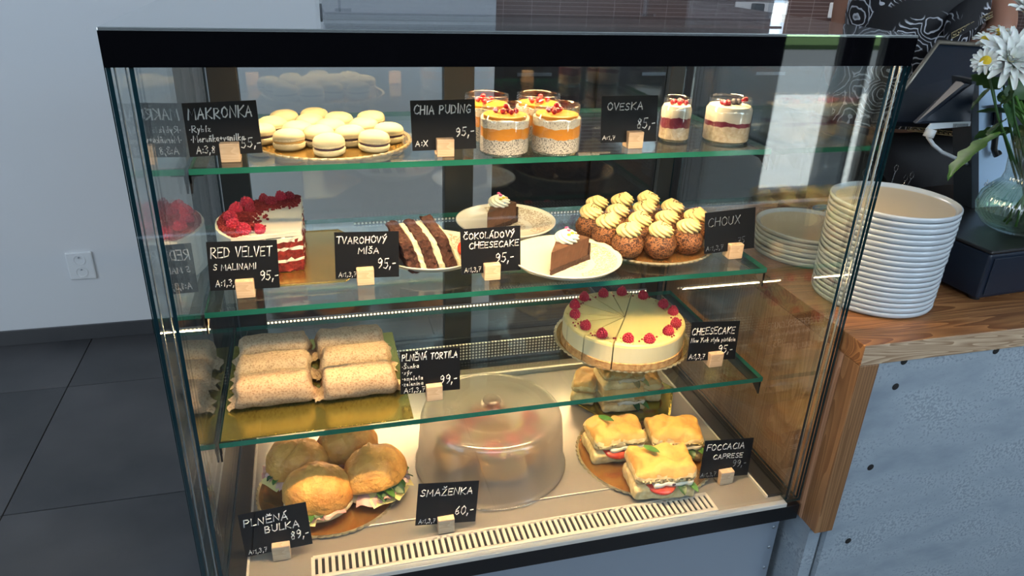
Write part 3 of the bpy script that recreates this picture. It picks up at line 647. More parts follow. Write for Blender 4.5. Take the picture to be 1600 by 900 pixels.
# ------------------------------------------------------------------ boards
def scallop(r, n, mt, name, loc, label, amp=.018, h=.0035):
    seg = n * 6
    f = lambda a, k: 1 + (amp * abs(sin(a * n / 2)) - amp if 1 else 0)
    v, fc = lathe([(.0001, 0), (r, 0), (r * 1.0, h * .5), (r * .995, h), (r * .955, h * .55), (.0001, h * .5)], seg, cap=False, rmod=lambda a, k: f(a, k) if k in (1, 2, 3) else 1)
    o = mesh(name, (v, fc), [mt, M['board_rim']], None, False, loc=loc, fm=lambda p: 0 if (p.center.x ** 2 + p.center.y ** 2) ** .5 < r * .95 and p.center.z > .0001 else 1)
    return tagp(o, label, 'cake board')
BH = .0018
scallop(.139, 56, M['gold'], 'cake_board', (.2514, .4061, Z1), 'round gold scalloped board under the macarons')
scallop(.148, 1, M['gold'], 'cake_board', (.180, .398, Z2), 'plain round gold board under the red velvet cake', amp=0)
scallop(.135, 60, M['kraft'], 'cake_board', (.8695, .3717, Z2), 'dark scalloped board under the choux puffs')
scallop(.146, 64, M['gold'], 'cake_board', (.8229, .3444, Z3), 'round gold scalloped board under the whole cheesecake', amp=.022)
scallop(.135, 60, M['kraft'], 'cake_board', (.1985, .2282, Z0), 'copper gold scalloped board under the filled buns', amp=.022)
scallop(.1415, 60, M['kraft'], 'cake_board', (.8314, .1974, Z0), 'orange gold scalloped board under the front focaccias', amp=.022)
scallop(.130, 1, M['gold2'], 'cake_board', (.8723, .405, Z0 + .0036), 'plain gold board with pale rim behind the front focaccias', amp=0)
tr = tagp(mesh('cake_board', join(box(.034, .349, .140, .460, Z3, Z3 + .002)), M['gold2'], bevel=.0008), 'square shiny gold tray under the six wraps', 'cake board')

# ------------------------------------------------------------------ macarons
def macaron(fill):
    t = empty('macaron', (0, 0, 0))
    r = .0262
    def ruff(k0, amp): return lambda a, k: 1 + (amp * nz((cos(a) * 9, sin(a) * 9, k), 1.3) if k in k0 else 0)
    mesh('bottom_shell', lathe([(.004, 0), (.020, .0), (r * .97, .004), (r, .008), (r * .99, .0085), (r * 1.0, .0095), (r * .99, .0115), (r * .94, .012), (.002, .012)], 40, rmod=ruff((4, 5, 6), .07)), [M['macaron'], M['macaron_foot']], t, True, fm=lambda p: 1 if p.center.z > .0083 and abs(p.normal.z) < .9 else 0)
    mesh('filling', lathe([(.002, .0118), (r * .93, .0118), (r * .955, .0138), (r * .93, .0158), (.002, .0158)], 40), M[fill], t, True)
    mesh('top_shell', lathe([(.002, .0155), (r * .94, .0155), (r * .99, .016), (r, .0175), (r * .99, .0192), (r, .0198), (r * .97, .0240), (r * .86, .0285), (r * .62, .0318), (r * .3, .0332), (.0003, .0335)], 40, rmod=ruff((1, 2, 3), .07)), [M['macaron'], M['macaron_foot']], t, True, fm=lambda p: 1 if p.center.z < .0195 and abs(p.normal.z) < .9 else 0)
    return t
macs = [(.2424, .301), (.3156, .3181), (.1789, .3429), (.2279, .3639), (.2802, .3586), (.3465, .3738), (.1320, .388), (.1931, .4001), (.2490, .4130), (.3080, .4180), (.1500, .4430),
        (.2142, .4545), (.2660, .4700), (.3262, .4760), (.1700, .4960), (.2240, .5100)]
mlab = ['macaron with dark filling at the very front centre of the board', 'macaron with dark filling, front right one of the pair at the front', 'macaron with golden apricot filling at front left', 'macaron with dark filling just behind the frontmost one',
        'macaron with dark filling behind the two frontmost ones', 'macaron with dark filling at the right end of the board', 'macaron half hidden behind the right edge of the MAKRONKA card', 'macaron directly behind the golden filled one',
        'macaron in the middle of the board', 'macaron at right, behind the rightmost one', 'macaron at far left, second from the back', 'macaron in the back half, left of centre', 'macaron in the back half, right of centre',
        'macaron at the back right corner of the group', 'macaron at the back left of the group', 'macaron at the back centre of the group']
protos = {}
for (x, y), lb, k in zip(macs, mlab, range(16)):
    fill = 'apricot_fill' if k in (2, 7) else 'currant_fill'
    if fill not in protos: protos[fill] = o = macaron(fill)
    else: o = dup(protos[fill])
    o.location = (x, y, Z1 + BH); o.rotation_euler = (rad(random.uniform(-3, 3)), rad(random.uniform(-3, 3)), k * 1.3)
    tagp(o, 'pale ' + lb, 'macaron', 'macarons on the gold board')

# ------------------------------------------------------------------ berries
def rasp_mesh():
    parts = []
    for k in range(6):
        z = .001 + k * .0034; rr = [.0062, .0088, .0090, .0078, .0056, .0025][k]; n = [9, 12, 12, 10, 7, 3][k]
        for i in range(n):
            a = 2 * pi * (i + .5 * (k % 2)) / n; parts.append(sphere(.0028, 6, 5, (rr * cos(a), rr * sin(a), z)))
    v, f = join(*parts); v2, f2 = join((v, f), sphere(.008, 8, 6, (0, 0, .009), (1, 1, 1.1)))
    return v2, f2
RASP = rasp_mesh(); rasp_o = None
def raspberry(parent, loc, s=1, dark=False, rot=None):
    global rasp_o
    key = 'raspberry_dark' if dark else 'raspberry'
    me = bpy.data.meshes.get('rasp_' + key)
    if not me:
        o = mesh('raspberry', RASP, M[key], parent, True); o.data.name = 'rasp_' + key
    else:
        o = bpy.data.objects.new('raspberry', me); C.objects.link(o); o.parent = parent
    o.location = loc; o.scale = (s, s, s); o.rotation_euler = rot or (random.uniform(-.6, .6), random.uniform(-.6, .6), random.uniform(0, 6))
    return o
def berry(parent, loc, r, mt, name='currant'):
    return mesh(name, sphere(r, 12, 8), mt, parent, True, loc=loc)

# ------------------------------------------------------------------ jars
def jar(r, h, layers, top, loc, label, group, berries, seedk=0, rz=0):
    t = empty('dessert_jar', loc, label, 'jar', group, rz=rz)
    prof = [(.001, .003), (r * .80, .003), (r * .94, .0015), (r, .006), (r, h * .70), (r * .985, h * .76), (r * .90, h * .82), (r * .885, h * .85), (r * .93, h * .875), (r * .885, h * .90), (r * .93, h * .925), (r * .89, h * .955), (r * .91, h * .99), (r * .90, h), (r * .87, h), (r * .86, h * .97)]
    mesh('glass_jar', lathe(prof, 48, cap=False), M['jar_glass'], t, True)
    mesh('jar_foot', lathe([(r * .80, .0), (r * .90, .0), (r * .92, .003), (r * .80, .003)], 48, cap=False), M['jar_glass'], t, True)
    z = .0050
    for k, (mt, z1) in enumerate(layers):
        ri = r * .955 if z1 * h <= h * .74 else r * .85
        a0 = z; a1 = z1 * h
        nseg = 48
        amp = .0014 if k < len(layers) - 1 else 0
        wav = lambda a, s: amp * (sin(3 * a + s) + .6 * sin(7 * a + 2 * s) + .5 * sin(17 * a + s))
        rr0 = r * .955
        pr = []
        V, Fc = [], []
        steps = [(a0, 0, min(rr0, rr0 if a0 < h * .74 else r * .85))]
        if a0 < h * .74 < a1: steps += [(h * .74, 0, rr0), (h * .82, 0, r * .86)]
        steps += [(a1, 1, rr0 if a1 <= h * .75 else r * .86)]
        for q, (zz, isTop, rad_) in enumerate(steps):
            for i in range(nseg):
                a = 2 * pi * i / nseg; dz = wav(a, k) if isTop else (wav2(a) if q == 0 and k > 0 else 0)
                V.append((rad_ * cos(a), rad_ * sin(a), zz + dz))
        for q in range(len(steps) - 1):
            for i in range(nseg):
                j = (i + 1) % nseg; Fc.append((q * nseg + i, q * nseg + j, (q + 1) * nseg + j, (q + 1) * nseg + i))
        V.append((0, 0, a0)); V.append((0, 0, a1 + .001)); c0, c1 = len(V) - 2, len(V) - 1; q = (len(steps) - 1) * nseg
        for i in range(nseg):
            j = (i + 1) % nseg; Fc.append((i, c0, j)); Fc.append((q + i, q + j, c1))
        mesh('dessert_layer', (V, Fc), M[mt], t, True, auto=50)
        wav2 = (lambda w, s: (lambda a: w * (sin(3 * a + s) + .6 * sin(7 * a + 2 * s) + .5 * sin(17 * a + s))))(amp, k)
        z = a1
    zt = z + .0015
    for k, (bx, by, kind) in enumerate(berries):
        rr = .0048 if kind == 'c' else .006
        berry(t, (bx * r, by * r, zt + rr * (.8 if k < 6 else 2.2)), rr, M['currant'] if kind == 'c' else M['blueberry'], 'currant' if kind == 'c' else 'blueberry')
    return t
ch = [('chia', .36), ('mango', .58), ('chia_top', .74), ('mango', .80)]
cb = [(-.1, .0, 'c'), (.18, .05, 'c'), (.45, -.1, 'c'), (.3, .25, 'c'), (-.25, .3, 'c'), (.1, -.3, 'c'), (.1, .12, 'c')]
CG = 'chia pudding jars'
jar(.043, .082, ch, None, (.534, .2857, Z1), 'front left jar of layered chia pudding with mango and redcurrants', CG, cb, rz=.3)
jar(.043, .082, ch, None, (.6255, .2828, Z1), 'front right jar of layered chia pudding topped with glossy redcurrants', CG, [(.0, .0, 'c'), (.25, .2, 'c'), (.3, -.1, 'c'), (-.3, .1, 'c'), (.1, .35, 'c'), (.12, .1, 'c'), (.25, .05, 'c')], rz=1.2)
jar(.043, .082, ch, None, (.525, .3830, Z1), 'back left chia jar half hidden behind the CHIA PUDING card', CG, cb, rz=2)
jar(.043, .082, ch, None, (.6215, .3800, Z1), 'back right chia jar behind the front right jar', CG, cb, rz=4)
OG = 'oat and yogurt jars'
jar(.0290, .080, [('oat', .33), ('berry_jam', .56), ('yogurt', .82)], None, (.880, .338, Z1), 'small slim jar of oats and yogurt with purple berry layer', OG, [(-.1, .2, 'c'), (.4, .2, 'c'), (0, -.3, 'c'), (.2, .1, 'b'), (-.4, -.1, 'c'), (.45, -.3, 'c')])
jar(.0445, .082, [('oat', .40), ('berry_jam', .50), ('yogurt', .82)], None, (.980, .320, Z1), 'wide jar of oats and yogurt at right end of top shelf', OG, [(-.35, -.1, 'c'), (-.1, .0, 'c'), (-.25, -.3, 'c'), (-.1, -.25, 'c'), (.15, .05, 'b'), (.35, .1, 'b'), (.5, -.2, 'c'), (.6, -.05, 'c')], rz=-.4)

# ------------------------------------------------------------------ plates and cake slices on shelf two
def plate(r, loc, label, group, name='plate', rz=0):
    t = empty(name, loc, label, 'plate', group, rz=rz)
    mesh('dish', lathe([(.001, .004), (r * .52, .004), (r * .60, .0015), (r * .64, .0), (r * .68, .002), (r * .90, .011), (r, .020), (r * 1.0, .022), (r * .97, .0215), (r * .86, .013), (r * .66, .0075), (.001, .0065)], 64, cap=False), M['plate'], t, True)
    n = 24; out = [(r * .93 * cos(a), r * .93 * sin(a)) for a in [pi * .62 - pi * k / n * .86 for k in range(n + 1)]]
    # printed half: follows the dish surface
    V, Fc = [], []
    prof = [(.0, .0069), (.25, .0069), (.5, .0069), (.66, .0079), (.80, .0113), (.92, .0178)]
    ns = 20
    for q, (rr, zz) in enumerate(prof):
        for k in range(ns + 1):
            a = rad(-62) + rad(150) * k / ns; V.append((rr * r * cos(a), rr * r * sin(a), zz + .0002))
    for q in range(len(prof) - 1):
        for k in range(ns): Fc.append((q * (ns + 1) + k, q * (ns + 1) + k + 1, (q + 1) * (ns + 1) + k + 1, (q + 1) * (ns + 1) + k))
    mesh('speckled_print', (V, Fc), M['plate_print'], t, True)
    return t
plate(.1045, (.5945, .4800, Z2 - 0), 'cream plate at the back holding the rear chocolate cheesecake slice', 'cream plates with cake slices', rz=.3)
plate(.1045, (.6555, .2705, Z2), 'cream plate at the front holding the front chocolate cheesecake slice', 'cream plates with cake slices', rz=-.35)
plate(.1000, (.4150, .3480, Z2), 'cream plate under the tall chocolate layer slice', 'cream plates with cake slices', rz=-.2)
for p in C.objects:
    if p.name.startswith('plate') and p.get('category') == 'plate' and abs(p.location.x - .5945) < .001: p.location.z = Z2

def rosette(r, h, turns=1.5, ridges=9, tip=.0):
    """piped swirl: a ridged dome whose ridges wind up to an off-centre tip"""
    nt_, na = 22, ridges * 8
    V, Fc = [], []
    for j in range(nt_ + 1):
        t = j / nt_
        R = r * (.86 + .14 * sin(min(1, t * 3.2) * pi / 2) if t < .3 else cos((t - .3) / .7 * pi / 2) ** 1.05)
        zz = h * (t ** .9)
        for i in range(na):
            a = 2 * pi * i / na; am = .30 * (1 - t * .4)
            rr = R * (1 + am * (abs(sin((a + turns * 2.2 * t) * ridges / 2)) - .5))
            V.append((rr * cos(a) + tip * t * t, rr * sin(a), zz))
    for j in range(nt_):
        for i in range(na):
            k = (i + 1) % na; Fc.append((j * na + i, j * na + k, (j + 1) * na + k, (j + 1) * na + i))
    Fc.append(tuple(reversed(range(na)))); Fc.append(tuple(range(nt_ * na, (nt_ + 1) * na)))
    return V, Fc
def wedge_outline(L, a0, a1, n=8):
    return [(0, 0)] + [(L * cos(a0 + (a1 - a0) * k / n), L * sin(a0 + (a1 - a0) * k / n)) for k in range(n + 1)]
def choc_slice(loc, rz, label, L=.112, deg=34):
    t = empty('cheesecake_slice', loc, label, 'cake slice', 'chocolate cheesecake slices', rz=rz)
    def dense(ol, st=.006):
        out = []
        for i in range(len(ol)):
            a, b = Vector(ol[i]), Vector(ol[(i + 1) % len(ol)]); k = max(1, int((b - a).length / st))
            for q in range(k): out.append(tuple(a.lerp(b, q / k)))
        return out
    ol = dense(wedge_outline(L, 0, rad(deg)))
    v, f = layered(ol, [.0005, .004, .008, .011]); mesh('crust', rough((v, f), .0022, 240, zmin=.0005), M['choc_crust'], t)
    v, f = layered(dense(wedge_outline(L * .985, 0.02, rad(deg) - .02)), [.010, .020, .030, .040, .0455]); mesh('chocolate_filling', rough((v, f), .0006, 180), M['choc_cream'], t)
    # crust at the outer arc
    arc = [(L * (1.0) * cos(rad(deg) * k / 10), L * sin(rad(deg) * k / 10)) for k in range(11)] + [(L * 1.03 * cos(rad(deg) * k / 10), L * 1.03 * sin(rad(deg) * k / 10)) for k in range(10, -1, -1)]
    v, f = layered(arc, [.001, .010, .02, .034]); mesh('outer_crust', rough((v, f), .0018, 260), M['choc_crust'], t)
    c = (L * .62 * cos(rad(deg / 2)), L * .62 * sin(rad(deg / 2)), .045)
    ro = mesh('cream_rosette', rosette(.021, .024, 1.3, 8, .002), M['cream'], t, True, loc=c)
    for k, (dx, dy, dz, mm) in enumerate(((-.003, -.006, .0235, 'pink'), (.003, .004, .0235, 'pink'), (-.008, -.011, .017, 'yellow'), (.008, -.012, .015, 'orange'), (-.004, -.017, .009, 'blue'), (.0, -.012, .0185, 'yellow'))):
        mesh('sprinkle', sphere(.0038, 8, 6, s=(1, 1, .6)), M[mm], ro, True, loc=(dx, dy, dz))
    return t
choc_slice((.6075, .2145, Z2 + .0068), rad(31.5), 'chocolate cheesecake slice with cream rosette on the front plate')
choc_slice((.5440, .4370, Z2 + .0068), rad(36.5), 'chocolate cheesecake slice with cream rosette on the rear plate', L=.098)
ms = empty('layer_cake_slice', (.400, .318, Z2 + .0070), 'tall dark chocolate slice lying on its side with quark cream layers', 'cake slice', rz=rad(8))
x = -.048
for k, (wd, mm, nm) in enumerate(((.022, 'choc_sponge', 'sponge_layer'), (.0105, 'quark', 'cream_layer'), (.021, 'choc_sponge', 'sponge_layer'), (.0125, 'quark', 'cream_layer'), (.022, 'choc_sponge', 'sponge_layer'), (.003, 'quark', 'cream_coat'))):
    def fn(s):
        return s
    nx, ny, nz_ = 4, 14, 9
    V, Fc = gbox(1, 1, 1, .1, .05)
    hgt = .066 + (.004 if k == 4 else 0) - (.003 if 'cream' in nm else 0)
    V = [((p[0] + .5) * wd + x, p[1] * .092 * (1 if 'sponge' in nm else .95), (p[2] + .5) * hgt * (1 + .12 * p[1])) for p in V]
    V = [(p[0] - (p[2]) * .32 + .008, p[1], max(.0004, p[2])) for p in V]
    V, Fc = rough((V, Fc), .0042 if 'sponge' in nm else .0030, 150, k, zmin=.0004)
    mesh(nm, (V, Fc), M[mm], ms)
    x += wd
sb = tagp(mesh('strawberry_half', rough(sphere(.011, 14, 10, s=(.8, .9, 1.2)), .0015, 120), M['tomato'], None, True, loc=(.472, .338, Z2 + .0210)), 'small red strawberry piece beside the chocolate layer slice', 'strawberry')

# ------------------------------------------------------------------ red velvet cake
rv = empty('red_velvet_cake', (.170, .402, Z2 + BH), 'cut red velvet cake with white frosting, crumbs and raspberries on top', 'cake')
RC, HC = .132, .072
a0, a1 = math.atan2(.534 - .402, .188 - .17), math.atan2(.310 - .402, .066 - .17) + 2 * pi
arc = [(RC * cos(a0 + (a1 - a0) * k / 40), RC * sin(a0 + (a1 - a0) * k / 40)) for k in range(41)]
corner = (.0155, -.071)
def seg(a, b, n): return [(a[0] + (b[0] - a[0]) * k / n, a[1] + (b[1] - a[1]) * k / n) for k in range(1, n)]
cut1 = seg(arc[-1], corner, 18); cut2 = [corner] + seg(corner, arc[0], 24)
ol = arc + cut1 + cut2
zs = [0, .006, .014, .019, .024, .034, .041, .046, .056, .062, HC - .008, HC]
def inset(p, k): return (p[0] * k, p[1] * k)
inner = [inset(p, .94) if i < 41 else p for i, p in enumerate(ol)]
v, f = layered(inner, zs[:-1]); nI = len(inner)
def rvfm(p):
    z = p.center.z
    if abs(p.normal.z) > .8: return 1
    return 1 if (.0175 < z < .0235 or .0395 < z < .0445 or z > .0585) else 0
v, f = rough((v, f), .0042, 130, 3, zmin=0)
mesh('sponge', (v, f), [M['velvet'], M['frosting']], rv, fm=rvfm)
# frosting coat: outer shell of the arc and the top slab
shell = arc + [inset(p, .935) for p in reversed(arc)]
mesh('side_frosting', rough(layered(shell, [0, .02, .04, .06, HC]), .0010, 60, zmin=0), M['frosting'], rv, True, auto=40)
mesh('top_frosting', rough(layered(ol, [HC - .006, HC + .001]), .0015, 60, 5), M['frosting'], rv)
# crumbs in a ring along the rim
cr = []
for k in range(4200):
    a = a0 + (a1 - a0) * random.random(); rr = RC * (.95 - abs(random.gauss(0, .17)))
    p = (rr * cos(a), rr * sin(a))
    if p[1] < -.0905 + (p[0] + .104) * .17 or p[0] > .0135: continue
    cr.append(move(box(-1, 1, -1, 1, -1, 1), (p[0], p[1], HC + .0015 + random.random() * .002), (random.random() * 3, random.random() * 3, 0), random.uniform(.0010, .0026)))
o = mesh('crumb_topping', join(*cr), M['red_crumb'], rv); o['kind'] = 'stuff'
for a, rr, s, dk in ((1.75, .80, 1.15, 0), (1.62, .86, 1.1, 1), (2.05, .84, 1.0, 1), (2.35, .85, 1.25, 0), (2.75, .83, 1.25, 0), (2.62, .66, 1.0, 1), (3.1, .80, 1.25, 0), (3.45, .80, 1.2, 0), (3.8, .76, 1.25, 0), (1.95, .70, 1.1, 1), (4.05, .62, 1.0, 0)):
    raspberry(rv, (RC * rr * cos(a), RC * rr * sin(a), HC + .002), s * .86, bool(dk))

# ------------------------------------------------------------------ choux puffs
def choux_proto():
    t = empty('choux_puff', (0, 0, 0))
    v, f = sphere(.0305, 28, 18, (0, 0, .026), (1, 1, .92)); v = [(p[0], p[1], max(.0, p[2])) for p in v]
    mesh('choux_bun', rough((v, f), .0022, 90, zmin=0), M['choux'], t, True)
    c = mesh('cream_swirl', rosette(.0220, .027, 1.0, 9, .007), M['butter_cream'], t, True, loc=(0, 0, .047))
    s = [move(box(-1, 1, -1, 1, -1, 1), (.0155 * cos(a) * q, .0155 * sin(a) * q, .047 + .026 * (1.05 - q * .45)), (a, a * 2, 0), .0008) for a, q in [(random.random() * 6.28, random.random() ** .5) for _ in range(26)]]
    o = mesh('nut_crumbs', join(*s), M['crumb'], t); o['kind'] = 'stuff'
    return t
chx = [(.7850, .2900), (.8480, .2790), (.9130, .2920), (.7640, .3440), (.8320, .3400), (.8930, .3470), (.9560, .3470), (.7510, .4000), (.8080, .4000), (.8720, .4110), (.9340, .4040), (.7850, .4570), (.8440, .4640), (.9060, .4640)]
chl = ['front row, left of the two frontmost puffs', 'front row, right of the two frontmost puffs', 'front row, partly behind the CHOUX card', 'second row, behind the frontmost left puff', 'second row, between the two frontmost puffs',
       'second row, right of centre', 'second row at far right behind the CHOUX card', 'third row at the left edge', 'third row, left of centre', 'third row, right of centre', 'third row at right', 'back row at left', 'back row in the middle', 'back row at right']
cp0 = None
for k, ((x, y), lb) in enumerate(zip(chx, chl)):
    o = choux_proto() if cp0 is None else dup(cp0)
    cp0 = cp0 or o
    o.location = (x, y - .004, Z2 + BH); o.rotation_euler.z = k * 2.1; tagp(o, 'brown choux puff with cream swirl, ' + lb, 'pastry', 'choux puffs on the board')

# ------------------------------------------------------------------ whole cheesecake
cc = empty('cheesecake', (.8163, .3262, Z3 + BH), 'whole round yellow cheesecake with raspberries around the rim', 'cake')
RCC, HCC = .1262, .058
def wang(px, py):
    p = P(840 + px / 3.6, 430 + py / 3.6, 2, Z3 + BH + HCC); return math.atan2(p.y - .3262, p.x - .8163) % (2 * pi)
cuts = sorted([wang(530, 100), wang(413, 92), wang(318, 125), wang(245, 160), wang(185, 270), wang(270, 335), wang(425, 395), wang(195, 215)])
def arcpts(r, b0_, b1_): 
    n = max(3, int((b1_ - b0_) / .09)); return [(r * cos(b0_ + (b1_ - b0_) * k / n), r * sin(b0_ + (b1_ - b0_) * k / n)) for k in range(n + 1)]
for k in range(len(cuts)):
    b0_, b1_ = cuts[k], cuts[(k + 1) % len(cuts)]
    if b1_ < b0_: b1_ += 2 * pi
    g = .0007; mid = (b0_ + b1_) / 2
    if b1_ - b0_ < pi: off = g / max(.15, sin((b1_ - b0_) / 2))
    else: off = g
    off = min(off, .004)
    prof = [(.995, 0), (1.0, .004), (1.0, .017), (.985, .0185), (.985, HCC - .006), (.975, HCC - .002), (.955, HCC)]
    rings = []; V, Fc = [], []
    for q, (kk, z) in enumerate(prof):
        pts = [(0, 0)] + arcpts(RCC * kk, b0_ + .004, b1_ - .004)
        n = len(pts)
        for x_, y_ in pts: V.append((x_ + off * cos(mid), y_ + off * sin(mid), z))
    Fc += [tuple(reversed(range(n))), tuple(range((len(prof) - 1) * n, len(prof) * n))]
    for q in range(len(prof) - 1): Fc += [(q * n + i, q * n + (i + 1) % n, (q + 1) * n + (i + 1) % n, (q + 1) * n + i) for i in range(n)]
    mesh('cake_slice', (V, Fc), [M['cc_side'], M['cc_top'], M['cc_crust']], cc, fm=lambda p: 1 if p.center.z > HCC - .0045 else (2 if p.center.z < .0180 else 0))
for px, py in ((262, 120), (372, 98), (470, 90), (600, 108), (703, 155), (765, 200), (782, 268), (735, 312), (630, 350), (510, 347), (365, 325), (265, 278), (210, 212), (208, 163)):
    p = P(840 + px / 3.6, 430 + py / 3.6, 2, Z3 + BH + HCC + .008)
    raspberry(cc, (p.x - .8163, p.y - .3262, HCC - .001), 1.0, rot=(random.uniform(-.3, .3), random.uniform(-.3, .3), random.uniform(0, 6)))
cr = []
for k in range(170):
    a = random.random() * 6.283; rr = RCC * random.uniform(.76, .95); s_ = random.choice((.0007, .0009, .0022))
    cr.append(move(sphere(1, 6, 4), (rr * cos(a), rr * sin(a), HCC + s_ * .4), s=s_))
o = mesh('berry_crumbs', join(*cr), M['raspberry_dark'], cc, True); o['kind'] = 'stuff'

# ------------------------------------------------------------------ wraps
def wrap(seed):
    L, Wd, H = .128, .058, .056
    nu, nv = 36, 40; V, Fc = [], []
    for i in range(nu + 1):
        u = i / nu; x = (u - .5) * L
        e = min(u, 1 - u) * 2; k = min(1, (e / .14)) ** .5 if e < .14 else 1
        for j in range(nv):
            a = 2 * pi * j / nv; ca, sa = cos(a), sin(a)
            yy = Wd / 2 * math.copysign(abs(ca) ** .75, ca); zz = H / 2 * math.copysign(abs(sa) ** .8, sa)
            sq = .55 + .45 * k
            zz = zz * sq - (1 - k) * .010; yy = yy * (.80 + .2 * k)
            zz += .0022 * nz((x * 30, a, seed), 1.0) + (.0016 if 1.9 < a < 2.3 else 0)
            xx = x + (.006 * nz((yy * 60, zz * 60, seed * 3), 1.0) if k < 1 else 0) + .003 * sin(a * 3 + seed) * (1 - k)
            V.append((xx, yy, max(0, zz + H / 2)))
    for i in range(nu):
        for j in range(nv):
            q = (j + 1) % nv; Fc.append((i * nv + j, i * nv + q, (i + 1) * nv + q, (i + 1) * nv + j))
    Fc.append(tuple(range(nv))); Fc.append(tuple(range(nu * nv, (nu + 1) * nv)))
    return rough((V, Fc), .0016, 45, seed, zmin=0)
def flap(side, seed):
    return grid(8, 6, lambda u, v: (side * (.054 + .022 * v + .004 * sin(u * 9 + seed)), (u - .5) * .050 * (1 - .25 * v), .016 - .013 * v + .006 * sin(u * 3.14) + .004 * nz((u * 3, v * 3, seed), 1.5)))
wp = [(.1170, .2420, 'left column, front wrap, nearest the glass'), (.2645, .2390, 'right column, front wrap beside the TORTILA card'), (.1165, .3105, 'left column, middle wrap'), (.2640, .3115, 'right column, middle wrap with a browned spot'),
      (.1150, .3830, 'left column, back wrap'), (.2580, .3835, 'right column, back wrap')]
for k, (x, y, lb) in enumerate(wp):
    t = empty('tortilla_wrap', (x, y, Z3 + .002), 'folded speckled wholegrain wrap, ' + lb, 'wrap', 'tortilla wraps on the gold tray', rz=rad([1, 1.5, 0, 2, -.5, 1][k]))
    mesh('tortilla_roll', wrap(k * 5.3), M['tortilla'], t, True)
    for s_ in (-1, 1): mesh('folded_end', flap(s_, k), M['tortilla'], t, True)

# ------------------------------------------------------------------ filled buns
def leaf_vf(L, w, curl=.3, n=8, seed=0, ser=0):
    def fn(u, v):
        s = (v - .5) * 2; ww = w * sin(pi * min(1, u * .95 + .05)) ** .7 * (1 + ser * sin(u * 26)); x = u * L
        return (x, s * ww / 2, curl * L * (u * u) * -1 + .10 * w * s * s + .002 * nz((u * 4, v * 3, seed), 2))
    return grid(n + int(ser * 60), 4, fn)
def bun(loc, rz, label, r=(.060, .050), tilt=0, seed=1, knots=((.0, .0),), seam=False, open_=0):
    t = empty('filled_bun', loc, label, 'bun sandwich', 'filled buns on the copper board', rz=rz)
    v, f = sphere(1, 44, 26)
    lower = [(p[0] * r[0], p[1] * r[1], max(0, (p[2] * .5 + .5) * .034) if p[2] < .25 else .0215 + .002 * nz((p[0] * 6, p[1] * 6, seed), 1)) for p in v]
    mesh('bottom_half', rough((lower, f), .0022, 45, seed * 9, zmin=0), [M['bun_in'], M['bun']], t, True, fm=lambda p: 1 if p.center.z < .010 else 0)
    up = []
    for p in v:
        z = max(p[2], -.16); a = math.atan2(p[1], p[0])
        lob = 1 + .05 * nz((cos(a) * 1.5, sin(a) * 1.5, seed * 3), 1) + .03 * nz((cos(a) * 5, sin(a) * 5, seed), 1)
        q = [p[0] * r[0] * 1.03 * lob, p[1] * r[1] * 1.03 * lob, (.055 * max(0, z) ** .80 if z > 0 else z * .05)]
        if p[2] > 0:
            q[2] += .0045 * nz((q[0] * 38, q[1] * 38, seed), 1) + .0022 * nz((q[0] * 110, q[1] * 110, seed), 1)
            for kx, ky in knots: q[2] += .008 * math.exp(-((q[0] - kx) ** 2 + (q[1] - ky) ** 2) / .00005)
            if seam: q[2] -= .007 * math.exp(-(q[0] + .004 * sin(q[1] * 90)) ** 2 / .000012)
        up.append(tuple(q))
    mesh('top_half', rough((up, f), .0020, 60, seed * 7), [M['bun'], M['bun_in']], t, True, loc=(0, .003, .031 + open_ * .5), rot=(rad(-3 - tilt), rad(2), 0), fm=lambda p: 1 if p.normal.z < -.5 else 0)
    rs = random.Random(seed)
    for k in range(4 + (2 if open_ else 0)):
        a = rad(-90) + (k - 2) * .42 + rs.uniform(-.15, .15); w_ = rs.uniform(.026, .042); ph = rs.uniform(0, 6); d_ = rs.uniform(.012, .022)
        g = grid(14, 6, lambda u, v_: ((v_ - .55) * d_ * 1.6, (u - .5) * w_, .0035 * sin(u * 8 + ph) * v_ + .003 * sin(v_ * 5 + ph) + .003 * nz((u * 3, v_ * 3, ph), 1) - .006 * v_))
        mesh('ham_slice', g, M['ham'], t, True, loc=(r[0] * .90 * cos(a), r[1] * .90 * sin(a), .0275 + .003 * (k % 2)), rot=(rad(rs.uniform(-12, 12)), rad(4), a))
    for k in range(1 + (2 if open_ else 0)):
        a = rad(-112 + 38 * k); 
        g = grid(8, 5, lambda u, v_: ((v_ - .45) * .036, (u - .5) * .044, .0020 * sin(u * 5 + k) - .010 * max(0, v_ - .5)))
        mesh('cheese_slice', g, M['cheese'], t, True, loc=(r[0] * .78 * cos(a), r[1] * .86 * sin(a), .0250), rot=(0, rad(6), a + .25))
    for k in range(3 + (3 if open_ else 0)):
        a = rad(-120) + k * .38 + rs.uniform(-.1, .1)
        mesh('lettuce_leaf', leaf_vf(rs.uniform(.020, .030), .018, .30, seed=k), M['green'] if k % 2 else M['green_dark'], t, True, loc=(r[0] * .74 * cos(a), r[1] * .76 * sin(a), .0315 + open_ * .3), rot=(rad(rs.uniform(-30, 30)), rad(4), a + rs.uniform(-.4, .4)))
    return t
zb_ = Z0 + BH
bun((.1770, .1700, zb_), rad(-8), 'filled bun nearest the front behind the PLNĚNÁ BULKA card', (.062, .052), seed=2, knots=((.004, .008), (-.012, .004), (.010, -.004)))
bun((.1400, .2620, zb_), rad(-38), 'filled bun at back left with a seam across its crust', (.060, .050), seed=3, knots=(), seam=True)
bun((.2380, .2960, zb_), rad(20), 'filled bun at the back, partly under the shelf edge', (.059, .050), seed=4, knots=())
bun((.2830, .1960, zb_), rad(28), 'filled bun at right showing cheese, ham and lettuce', (.061, .050), tilt=9, seed=5, knots=((-.010, .006), (.002, .010)), open_=.010)

